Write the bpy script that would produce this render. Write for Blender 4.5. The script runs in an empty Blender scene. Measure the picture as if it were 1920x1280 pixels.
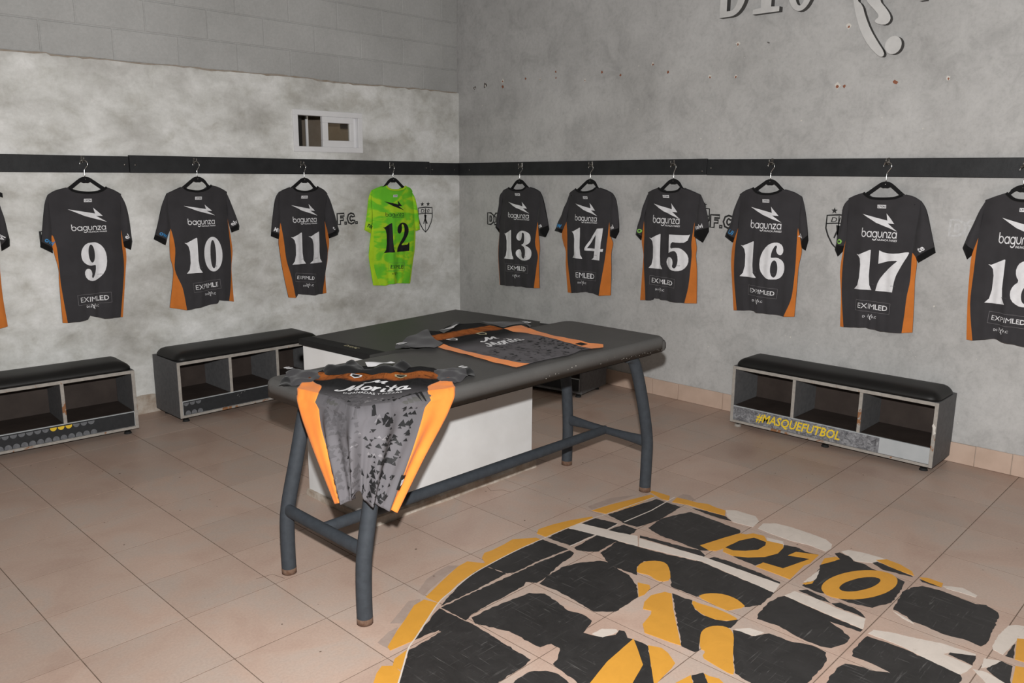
import bpy, bmesh, math, random
from mathutils import Vector, Matrix
from mathutils.geometry import delaunay_2d_cdt

# ------------------------------------------------------------------ camera, light, exposure
scene = bpy.context.scene
COL = scene.collection
T = .33                                            # floor tile pitch in metres
XW, YW = 10.57*T, 3.455*T                          # right wall x, left wall y
CAM = Vector((-3.1578*T, -11.5864*T, 4.4409*T))
def look(yaw, pitch, roll):
    f = Vector((math.cos(yaw)*math.cos(pitch), math.sin(yaw)*math.cos(pitch), -math.sin(pitch)))
    r = Vector((math.sin(yaw), -math.cos(yaw), 0)); u = r.cross(f)
    r2 = r*math.cos(roll)+u*math.sin(roll); u2 = u*math.cos(roll)-r*math.sin(roll)
    return r2, u2, f
r_, u_, f_ = look(math.radians(43.9218), math.radians(11.7028), math.radians(.4059))
cam_d = bpy.data.cameras.new('camera'); cam = bpy.data.objects.new('camera', cam_d); COL.objects.link(cam)
cam_d.sensor_width = 36; cam_d.sensor_fit = 'HORIZONTAL'; cam_d.lens = 1536.23/1920*36; cam_d.clip_start = .02; cam_d.clip_end = 60
cam.matrix_world = Matrix(((r_.x, u_.x, -f_.x, CAM.x), (r_.y, u_.y, -f_.y, CAM.y), (r_.z, u_.z, -f_.z, CAM.z), (0, 0, 0, 1)))
scene.camera = cam
w = bpy.data.worlds.new('world'); scene.world = w; w.use_nodes = True
w.node_tree.nodes['Background'].inputs[0].default_value = (.9, .95, 1, 1); w.node_tree.nodes['Background'].inputs[1].default_value = .02
# the photographer's flash, just above the lens
fl = bpy.data.lights.new('camera_flash', 'SPOT'); fl.energy = 610; fl.spot_size = math.radians(155); fl.spot_blend = .7; fl.shadow_soft_size = .026; fl.color = (1.0, .99, .975)
flo = bpy.data.objects.new('camera_flash', fl); COL.objects.link(flo)
flo.location = CAM+u_*.21; flo.rotation_euler = (f_+u_*.18+r_*.16).to_track_quat('-Z', 'Y').to_euler()
# two unseen area lights added under the ceiling as weak warm fill
for nm, x, y in (('ceiling_fill', -.4, -2.6), ('ceiling_fill', 1.6, -1.0)):
    a = bpy.data.lights.new(nm, 'AREA'); a.shape = 'RECTANGLE'; a.size = 1.2; a.size_y = .3; a.energy = 1.3; a.color = (1.0, .86, .72)
    o = bpy.data.objects.new(nm, a); COL.objects.link(o); o.location = (x, y, 3.2)
vs = scene.view_settings
vs.view_transform = 'Standard'; vs.look = 'None'; vs.gamma = 1.0; vs.use_curve_mapping = False; vs.exposure = 0.0

# ------------------------------------------------------------------ measured outlines, metres
JERSEYS = {'9': {'side':'L','hook':[0.644,1.508],'neck':[[-0.093,-0.144],[-0.066,-0.162],[0.003,-0.172],[0.067,-0.164],[0.103,-0.143]],'shL':[[-0.152,-0.16],[-0.19,-0.182],[-0.211,-0.234]],'slL':[[-0.235,-0.362],[-0.254,-0.462]],'slLi':[[-0.197,-0.498]],'shR':[[0.144,-0.159],[0.19,-0.183],[0.218,-0.252]],'slR':[[0.231,-0.383],[0.235,-0.457]],'slRi':[[0.221,-0.505],[0.182,-0.486]],'left':[[-0.191,-0.399],[-0.199,-0.433],[-0.189,-0.503],[-0.176,-0.589],[-0.18,-0.668],[-0.183,-0.888]],'right':[[0.177,-0.388],[0.191,-0.479],[0.193,-0.544],[0.182,-0.626],[0.143,-0.895]],'bl':[[-0.189,-0.395],[-0.175,-0.473],[-0.173,-0.613],[-0.172,-0.692],[-0.159,-0.891]],'br':[[0.176,-0.388],[0.171,-0.477],[0.174,-0.576],[0.167,-0.658],[0.129,-0.893]],'hem':[[-0.105,-0.888],[-0.054,-0.884],[-0.042,-0.861],[0.032,-0.888]],'aL':[-0.191,-0.399],'aR':[0.177,-0.388],'stem':[0.004,-0.088],'crease':[-0.052,-0.866],'num':[-0.062,0.073,-0.448,-0.663],'bolt':[-0.106,0.094,-0.256,-0.337],'bag':[-0.098,0.088,-0.345,-0.392],'spon':[-0.101,0.08,-0.731,-0.803,'EXIMLED',0.4],'lab':[-0.021,0.021,-0.215],'fc':[-0.022,-0.809],'tl':'owi','tr':'el'},
  '10': {'side':'L','hook':[1.286,1.509],'neck':[[-0.094,-0.147],[-0.069,-0.164],[-0.007,-0.173],[0.048,-0.161],[0.079,-0.137]],'shL':[[-0.143,-0.168],[-0.183,-0.185],[-0.218,-0.258]],'slL':[[-0.253,-0.373],[-0.281,-0.452]],'slLi':[[-0.216,-0.491]],'shR':[[0.131,-0.151],[0.195,-0.18],[0.219,-0.237]],'slR':[[0.252,-0.332],[0.269,-0.395]],'slRi':[[0.265,-0.42],[0.216,-0.436]],'left':[[-0.177,-0.393],[-0.188,-0.469],[-0.191,-0.563],[-0.181,-0.624],[-0.183,-0.684],[-0.218,-0.872]],'right':[[0.193,-0.347],[0.205,-0.446],[0.213,-0.554],[0.198,-0.671],[0.201,-0.88]],'bl':[[-0.175,-0.393],[-0.161,-0.513],[-0.171,-0.642],[-0.139,-0.74],[-0.13,-0.802],[-0.122,-0.896]],'br':[[0.192,-0.347],[0.196,-0.481],[0.198,-0.626],[0.184,-0.761],[0.163,-0.869]],'hem':[[-0.004,-0.884],[0.086,-0.874],[0.096,-0.857]],'aL':[-0.177,-0.393],'aR':[0.193,-0.347],'stem':[0.008,-0.088],'crease':[0.091,-0.866],'num':[-0.108,0.131,-0.454,-0.671],'bolt':[-0.096,0.1,-0.255,-0.323],'bag':[-0.079,0.097,-0.337,-0.388],'spon':[-0.072,0.107,-0.719,-0.795,'EXPIMLE',3.3],'lab':[-0.026,0.017,-0.215],'fc':[0.036,-0.81],'tl':'owi','tr':'elv'},
  '11': {'side':'L','hook':[2.029,1.502],'neck':[[-0.092,-0.147],[-0.062,-0.169],[0.004,-0.177],[0.069,-0.166],[0.097,-0.145]],'shL':[[-0.137,-0.162],[-0.176,-0.179],[-0.207,-0.228]],'slL':[[-0.234,-0.356],[-0.251,-0.466]],'slLi':[[-0.197,-0.488]],'shR':[[0.152,-0.167],[0.193,-0.194],[0.22,-0.244]],'slR':[[0.258,-0.365],[0.285,-0.456]],'slRi':[[0.272,-0.484],[0.194,-0.505]],'left':[[-0.178,-0.38],[-0.197,-0.496],[-0.194,-0.558],[-0.182,-0.668],[-0.162,-0.789],[-0.143,-0.888]],'right':[[0.167,-0.383],[0.192,-0.444],[0.197,-0.542],[0.185,-0.598],[0.177,-0.663],[0.156,-0.752],[0.159,-0.886]],'bl':[[-0.176,-0.38],[-0.165,-0.513],[-0.154,-0.631],[-0.124,-0.752],[-0.1,-0.892]],'br':[[0.165,-0.385],[0.165,-0.499],[0.181,-0.606],[0.156,-0.744],[0.121,-0.887]],'hem':[[-0.076,-0.869],[0.024,-0.885]],'aL':[-0.178,-0.38],'aR':[0.167,-0.383],'stem':[0.013,-0.088],'crease':[0.015,-0.881],'num':[-0.12,0.122,-0.45,-0.664],'bolt':[-0.104,0.092,-0.261,-0.341],'bag':[-0.099,0.086,-0.342,-0.396],'spon':[-0.093,0.058,-0.731,-0.79,'EXPIMLD',-6.7],'lab':[-0.028,0.019,-0.214],'fc':[-0.002,-0.816],'tl':'MIVI','tr':'t'},
  '12': {'side':'L','hook':[2.78,1.502],'neck':[[-0.074,-0.144],[-0.042,-0.167],[0.017,-0.174],[0.077,-0.168],[0.111,-0.147]],'shL':[[-0.127,-0.159],[-0.175,-0.177],[-0.202,-0.233]],'slL':[[-0.222,-0.35],[-0.247,-0.459]],'slLi':[[-0.19,-0.487]],'shR':[[0.161,-0.163],[0.196,-0.186],[0.236,-0.25]],'slR':[[0.259,-0.374],[0.274,-0.481]],'slRi':[[0.231,-0.488]],'left':[[-0.174,-0.419],[-0.19,-0.487],[-0.21,-0.604],[-0.213,-0.68],[-0.182,-0.871]],'right':[[0.219,-0.364],[0.228,-0.479],[0.219,-0.621],[0.2,-0.71],[0.167,-0.887]],'bl':[[-0.172,-0.419],[-0.175,-0.554],[-0.177,-0.726],[-0.129,-0.875]],'br':[[0.217,-0.365],[0.203,-0.531],[0.192,-0.682],[0.146,-0.885]],'hem':[[-0.091,-0.88],[-0.027,-0.87],[0.064,-0.875]],'aL':[-0.174,-0.419],'aR':[0.219,-0.364],'stem':[0.014,-0.088],'crease':[-0.047,-0.872],'num':[-0.099,0.149,-0.416,-0.634],'bolt':[-0.083,0.097,-0.251,-0.326],'bag':[-0.073,0.096,-0.336,-0.379],'spon':[-0.054,0.101,-0.715,-0.777,'EXIMLEI',-4.4],'lab':[-0.006,0.033,-0.218],'fc':[-0.001,-0.794],'tl':'nou','tr':''},
  '13': {'side':'R','hook':[-0.431,1.504],'neck':[[-0.095,-0.156],[-0.058,-0.17],[-0.004,-0.173],[0.05,-0.167],[0.084,-0.147]],'shL':[[-0.143,-0.168],[-0.184,-0.183],[-0.222,-0.217]],'slL':[[-0.249,-0.35],[-0.271,-0.46]],'slLi':[[-0.225,-0.504]],'shR':[[0.137,-0.158],[0.186,-0.178],[0.219,-0.232]],'slR':[[0.255,-0.347],[0.28,-0.448]],'slRi':[[0.247,-0.506],[0.184,-0.498]],'left':[[-0.228,-0.438],[-0.228,-0.505],[-0.241,-0.662],[-0.221,-0.902]],'right':[[0.171,-0.391],[0.18,-0.494],[0.193,-0.588],[0.186,-0.674],[0.196,-0.887]],'bl':[[-0.228,-0.439],[-0.227,-0.504],[-0.238,-0.662],[-0.216,-0.903]],'br':[[0.17,-0.393],[0.157,-0.547],[0.178,-0.64],[0.17,-0.719],[0.151,-0.89]],'hem':[[-0.063,-0.894],[0.065,-0.89]],'aL':[-0.228,-0.438],'aR':[0.171,-0.391],'stem':[-0.006,-0.095],'crease':[-0.057,-0.891],'num':[-0.152,0.13,-0.469,-0.689],'bolt':[-0.108,0.104,-0.256,-0.34],'bag':[-0.107,0.105,-0.336,-0.39],'spon':[-0.127,0.097,-0.718,-0.791,'EXIMLED',0.5],'lab':[-0.029,0.019,-0.204],'fc':[-0.029,-0.814],'tl':'','tr':'te'},
  '14': {'side':'R','hook':[0.231,1.512],'neck':[[-0.112,-0.16],[-0.075,-0.178],[-0.013,-0.179],[0.038,-0.168],[0.073,-0.149]],'shL':[[-0.148,-0.174],[-0.188,-0.194],[-0.219,-0.25]],'slL':[[-0.273,-0.358],[-0.328,-0.462]],'slLi':[[-0.259,-0.475]],'shR':[[0.128,-0.162],[0.18,-0.182],[0.216,-0.233]],'slR':[[0.242,-0.36],[0.247,-0.439]],'slRi':[[0.22,-0.486],[0.176,-0.474]],'left':[[-0.215,-0.393],[-0.257,-0.475],[-0.241,-0.547],[-0.217,-0.604],[-0.215,-0.704],[-0.191,-0.897]],'right':[[0.164,-0.377],[0.18,-0.473],[0.201,-0.519],[0.189,-0.591],[0.194,-0.71],[0.195,-0.877]],'bl':[[-0.214,-0.394],[-0.194,-0.478],[-0.194,-0.66],[-0.149,-0.895]],'br':[[0.163,-0.378],[0.159,-0.513],[0.146,-0.634],[0.13,-0.756],[0.114,-0.886]],'hem':[[-0.011,-0.872],[0.052,-0.876]],'aL':[-0.215,-0.393],'aR':[0.164,-0.377],'stem':[-0.001,-0.094],'crease':[-0.048,-0.879],'num':[-0.141,0.134,-0.425,-0.641],'bolt':[-0.118,0.079,-0.255,-0.34],'bag':[-0.113,0.081,-0.335,-0.391],'spon':[-0.107,0.079,-0.72,-0.795,'EMLED',-0.2],'lab':[-0.046,-0.003,-0.218],'fc':[-0.039,-0.811],'tl':'ow','tr':'tel'},
  '15': {'side':'R','hook':[0.887,1.519],'neck':[[-0.079,-0.147],[-0.043,-0.167],[0.009,-0.17],[0.06,-0.163],[0.086,-0.144]],'shL':[[-0.123,-0.159],[-0.175,-0.178],[-0.205,-0.226]],'slL':[[-0.242,-0.344],[-0.272,-0.457]],'slLi':[[-0.226,-0.492]],'shR':[[0.145,-0.163],[0.204,-0.184],[0.236,-0.245]],'slR':[[0.267,-0.336],[0.275,-0.407]],'slRi':[[0.237,-0.477],[0.175,-0.443]],'left':[[-0.208,-0.365],[-0.22,-0.491],[-0.203,-0.578],[-0.204,-0.655],[-0.214,-0.889]],'right':[[0.173,-0.355],[0.181,-0.441],[0.197,-0.513],[0.194,-0.564],[0.208,-0.658],[0.218,-0.862]],'bl':[[-0.207,-0.366],[-0.195,-0.463],[-0.197,-0.616],[-0.161,-0.881]],'br':[[0.172,-0.356],[0.163,-0.479],[0.169,-0.566],[0.159,-0.759],[0.137,-0.868]],'hem':[[-0.113,-0.877],[-0.102,-0.859],[-0.061,-0.862],[0.047,-0.867]],'aL':[-0.208,-0.365],'aR':[0.173,-0.355],'stem':[0.012,-0.092],'crease':[-0.061,-0.862],'num':[-0.142,0.152,-0.438,-0.664],'bolt':[-0.122,0.083,-0.241,-0.338],'bag':[-0.119,0.085,-0.32,-0.387],'spon':[-0.128,0.068,-0.703,-0.787,'EXIMLED',-2.1],'lab':[-0.047,-0.001,-0.2],'fc':[-0.048,-0.801],'tl':'o','tr':'telvi'},
  '16': {'side':'R','hook':[1.549,1.524],'neck':[[-0.088,-0.14],[-0.055,-0.167],[0.008,-0.173],[0.058,-0.164],[0.092,-0.146]],'shL':[[-0.135,-0.155],[-0.185,-0.18],[-0.214,-0.242]],'slL':[[-0.242,-0.352],[-0.273,-0.436]],'slLi':[[-0.217,-0.468]],'shR':[[0.148,-0.161],[0.195,-0.185],[0.216,-0.247]],'slR':[[0.237,-0.339],[0.251,-0.428]],'slRi':[[0.24,-0.485],[0.217,-0.471]],'left':[[-0.187,-0.38],[-0.216,-0.475],[-0.221,-0.581],[-0.207,-0.702],[-0.184,-0.879]],'right':[[0.186,-0.361],[0.218,-0.476],[0.207,-0.585],[0.207,-0.7],[0.205,-0.87]],'bl':[[-0.188,-0.381],[-0.196,-0.539],[-0.189,-0.69],[-0.158,-0.875]],'br':[[0.185,-0.362],[0.191,-0.511],[0.188,-0.683],[0.178,-0.781],[0.146,-0.875]],'hem':[[-0.06,-0.863],[-0.025,-0.868],[0.103,-0.87]],'aL':[-0.187,-0.38],'aR':[0.186,-0.361],'stem':[0.004,-0.092],'crease':[-0.041,-0.866],'num':[-0.151,0.131,-0.45,-0.664],'bolt':[-0.099,0.096,-0.245,-0.334],'bag':[-0.094,0.101,-0.325,-0.389],'spon':[-0.089,0.097,-0.701,-0.786,'EXPIMLED',-2.4],'lab':[-0.028,0.017,-0.214],'fc':[-0.02,-0.801],'tl':'Ui','tr':'v'},
  '17': {'side':'R','hook':[2.198,1.524],'neck':[[-0.097,-0.154],[-0.06,-0.178],[0.005,-0.182],[0.063,-0.176],[0.103,-0.159]],'shL':[[-0.14,-0.167],[-0.185,-0.187],[-0.215,-0.233]],'slL':[[-0.226,-0.357],[-0.243,-0.468]],'slLi':[[-0.223,-0.505],[-0.196,-0.473]],'shR':[[0.145,-0.17],[0.181,-0.191],[0.212,-0.238]],'slR':[[0.247,-0.349],[0.276,-0.448]],'slRi':[[0.199,-0.505]],'left':[[-0.186,-0.415],[-0.196,-0.478],[-0.202,-0.584],[-0.185,-0.721],[-0.175,-0.89]],'right':[[0.166,-0.456],[0.191,-0.497],[0.192,-0.601],[0.2,-0.722],[0.207,-0.871]],'bl':[[-0.187,-0.416],[-0.188,-0.583],[-0.18,-0.72],[-0.153,-0.89]],'br':[[0.166,-0.457],[0.171,-0.594],[0.163,-0.683],[0.161,-0.78],[0.158,-0.879]],'hem':[[-0.048,-0.875],[-0.016,-0.877],[0.055,-0.884]],'aL':[-0.186,-0.415],'aR':[0.166,-0.456],'stem':[0.002,-0.097],'crease':[-0.029,-0.877],'num':[-0.109,0.152,-0.452,-0.668],'bolt':[-0.097,0.089,-0.259,-0.35],'bag':[-0.091,0.092,-0.338,-0.402],'spon':[-0.091,0.09,-0.715,-0.798,'EXIMLED',-1.5],'lab':[-0.022,0.022,-0.224],'fc':[-0.013,-0.813],'tl':'o','tr':'te'},
  '18': {'side':'R','hook':[2.822,1.506],'neck':[[-0.053,-0.122],[-0.022,-0.148],[0.017,-0.156],[0.067,-0.15],[0.099,-0.136]],'shL':[[-0.093,-0.137],[-0.146,-0.159],[-0.17,-0.216]],'slL':[[-0.199,-0.305],[-0.226,-0.397]],'slLi':[[-0.199,-0.452],[-0.18,-0.431]],'shR':[[0.14,-0.151],[0.182,-0.171],[0.214,-0.223]],'slR':[[0.253,-0.334],[0.278,-0.43]],'slRi':[[0.238,-0.472]],'left':[[-0.16,-0.343],[-0.18,-0.431],[-0.179,-0.55],[-0.173,-0.675],[-0.158,-0.852]],'right':[[0.177,-0.4],[0.193,-0.476],[0.2,-0.592],[0.208,-0.709],[0.219,-0.859]],'bl':[[-0.16,-0.344],[-0.16,-0.507],[-0.159,-0.673],[-0.128,-0.852]],'br':[[0.176,-0.401],[0.182,-0.555],[0.183,-0.673],[0.185,-0.861]],'hem':[[-0.034,-0.828],[-0.007,-0.833],[0.087,-0.848]],'aL':[-0.16,-0.343],'aR':[0.177,-0.4],'stem':[0.007,-0.086],'crease':[-0.022,-0.831],'num':[-0.095,0.141,-0.437,-0.654],'bolt':[-0.061,0.102,-0.234,-0.328],'bag':[-0.064,0.103,-0.309,-0.379],'spon':[-0.069,0.107,-0.682,-0.774,'EXPIMLED',-2.9],'lab':[0.009,0.049,-0.2],'fc':[-0.006,-0.783],'tl':'','tr':''},
  '8': {'side':'L','hook':[0.103,1.508],'neck':[[-0.086,-0.14],[-0.063,-0.158],[-0.009,-0.165],[0.042,-0.159],[0.076,-0.14]],'shL':[[-0.129,-0.153],[-0.167,-0.174],[-0.187,-0.222]],'slL':[[-0.209,-0.339],[-0.226,-0.43]],'slLi':[[-0.179,-0.464]],'shR':[[0.106,-0.152],[0.115,-0.185],[0.117,-0.236]],'slR':[[0.132,-0.31],[0.144,-0.414]],'slRi':[[0.14,-0.447],[0.1,-0.471]],'left':[[-0.172,-0.372],[-0.179,-0.403],[-0.174,-0.467],[-0.167,-0.546],[-0.17,-0.618],[-0.179,-0.84]],'right':[[0.098,-0.352],[0.091,-0.455],[0.082,-0.574],[0.08,-0.717],[0.087,-0.872]],'bl':[[-0.17,-0.369],[-0.161,-0.44],[-0.163,-0.568],[-0.16,-0.64],[-0.158,-0.845]],'br':[[0.097,-0.354],[0.076,-0.499],[0.063,-0.602],[0.056,-0.714],[0.044,-0.878]],'hem':[[-0.084,-0.848],[-0.021,-0.865]],'aL':[-0.172,-0.372],'aR':[0.098,-0.352],'stem':[0.0,-0.084],'crease':[-0.052,-0.856],'num':[-0.108,0.004,-0.414,-0.609],'bolt':[-0.101,0.066,-0.241,-0.315],'bag':[-0.102,0.054,-0.322,-0.365],'spon':[-0.111,0.034,-0.673,-0.739,'EXIMLED',1.0],'lab':[-0.031,0.005,-0.204],'fc':[-0.047,-0.745],'tl':'','tr':'vi'}}
YEL = [[[1.654,-1.725],[1.766,-1.743],[1.917,-1.784],[1.995,-1.805],[1.986,-1.83],[1.833,-1.825],[1.673,-1.795]],
  [[2.037,-1.78],[2.04,-1.877],[1.992,-1.904],[1.984,-1.871],[2.015,-1.784]],
  [[2.048,-1.91],[2.059,-1.962],[2.062,-2.007],[2.083,-2.052],[2.073,-2.098],[2.074,-2.145],[2.023,-2.171],[2.015,-2.102],[2.013,-2.022],[2.01,-1.987],[1.987,-1.923]],
  [[1.345,-1.687],[1.423,-1.699],[1.497,-1.72],[1.604,-1.765],[1.595,-1.781],[1.45,-1.77],[1.312,-1.759],[1.309,-1.71]],
  [[1.033,-1.683],[1.069,-1.688],[1.14,-1.685],[1.197,-1.677],[1.277,-1.734],[1.28,-1.76],[1.145,-1.754],[0.994,-1.765],[0.976,-1.746],[0.996,-1.707]],
  [[0.937,-1.688],[0.967,-1.737],[0.994,-1.765],[0.902,-1.768],[0.796,-1.79],[0.722,-1.818],[0.658,-1.845],[0.651,-1.781],[0.761,-1.737],[0.884,-1.693]],
  [[0.656,-1.846],[0.602,-1.876],[0.516,-1.924],[0.45,-1.962],[0.361,-1.954],[0.367,-1.933],[0.445,-1.881],[0.51,-1.844],[0.586,-1.796],[0.636,-1.79]],
  [[0.407,-1.988],[0.365,-2.023],[0.319,-2.06],[0.318,-2.022],[0.342,-2.0],[0.377,-1.993]],
  [[0.292,-2.002],[0.32,-2.028],[0.313,-2.067],[0.276,-2.103],[0.24,-2.14],[0.186,-2.086],[0.225,-2.051],[0.258,-2.021]],
  [[1.873,-2.667],[1.932,-2.655],[1.98,-2.682],[1.97,-2.7],[1.923,-2.686]],
  [[1.682,-2.683],[1.73,-2.704],[1.707,-2.708],[1.68,-2.694]],
  [[2.06,-2.804],[2.096,-2.83],[2.089,-2.884],[2.063,-2.936],[2.032,-2.953],[2.036,-2.889]],
  [[2.034,-2.973],[2.05,-2.995],[2.046,-3.05],[2.011,-3.055],[2.02,-2.987]],
  [[1.857,-2.542],[1.908,-2.551],[1.947,-2.627],[1.853,-2.633],[1.821,-2.624],[1.678,-2.636],[1.681,-2.596],[1.683,-2.497],[1.732,-2.501],[1.741,-2.578],[1.889,-2.617]],
  [[1.328,-2.46],[1.358,-2.465],[1.389,-2.487],[1.41,-2.522],[1.411,-2.564],[1.396,-2.597],[1.383,-2.616],[1.332,-2.591],[1.317,-2.584],[1.319,-2.535]],
  [[1.282,-2.466],[1.293,-2.465],[1.29,-2.486],[1.301,-2.533],[1.303,-2.589],[1.295,-2.634],[1.284,-2.634],[1.258,-2.615],[1.237,-2.583],[1.235,-2.539],[1.251,-2.497],[1.269,-2.476]],
  [[1.345,-2.186],[1.386,-2.17],[1.424,-2.174],[1.459,-2.205],[1.465,-2.24],[1.428,-2.279],[1.363,-2.326],[1.328,-2.308],[1.327,-2.28],[1.341,-2.248],[1.323,-2.203]],
  [[1.262,-2.25],[1.277,-2.292],[1.258,-2.308],[1.208,-2.318],[1.179,-2.313]],
  [[1.164,-2.348],[1.22,-2.338],[1.274,-2.359],[1.281,-2.383],[1.196,-2.445],[1.113,-2.513],[1.024,-2.586],[1.016,-2.55],[1.004,-2.461],[1.042,-2.427],[1.115,-2.41],[1.134,-2.398],[1.123,-2.371]],
  [[0.951,-2.511],[0.969,-2.55],[0.96,-2.58],[0.929,-2.626],[0.899,-2.633],[0.856,-2.637],[0.808,-2.643],[0.78,-2.653]],
  [[0.95,-2.456],[0.909,-2.502],[0.853,-2.561],[0.763,-2.59],[0.705,-2.611],[0.613,-2.517],[0.694,-2.497],[0.791,-2.473]],
  [[1.113,-2.601],[1.143,-2.589],[1.174,-2.589],[1.203,-2.603],[1.222,-2.629],[1.218,-2.654],[1.191,-2.679],[1.133,-2.709],[1.071,-2.742],[1.005,-2.785],[0.998,-2.771],[1.003,-2.734],[1.008,-2.703],[1.015,-2.666],[1.052,-2.659],[1.05,-2.638]],
  [[0.847,-2.682],[0.91,-2.693],[0.876,-2.723],[0.845,-2.748],[0.784,-2.686]],
  [[0.945,-2.717],[0.944,-2.735],[0.954,-2.762],[0.945,-2.781],[0.908,-2.811],[0.879,-2.782]],
  [[1.823,-3.339],[1.837,-3.36],[1.825,-3.397],[1.695,-3.424],[1.686,-3.364]],
  [[1.647,-3.375],[1.659,-3.4],[1.664,-3.43],[1.484,-3.468],[1.52,-3.393]]]
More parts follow.
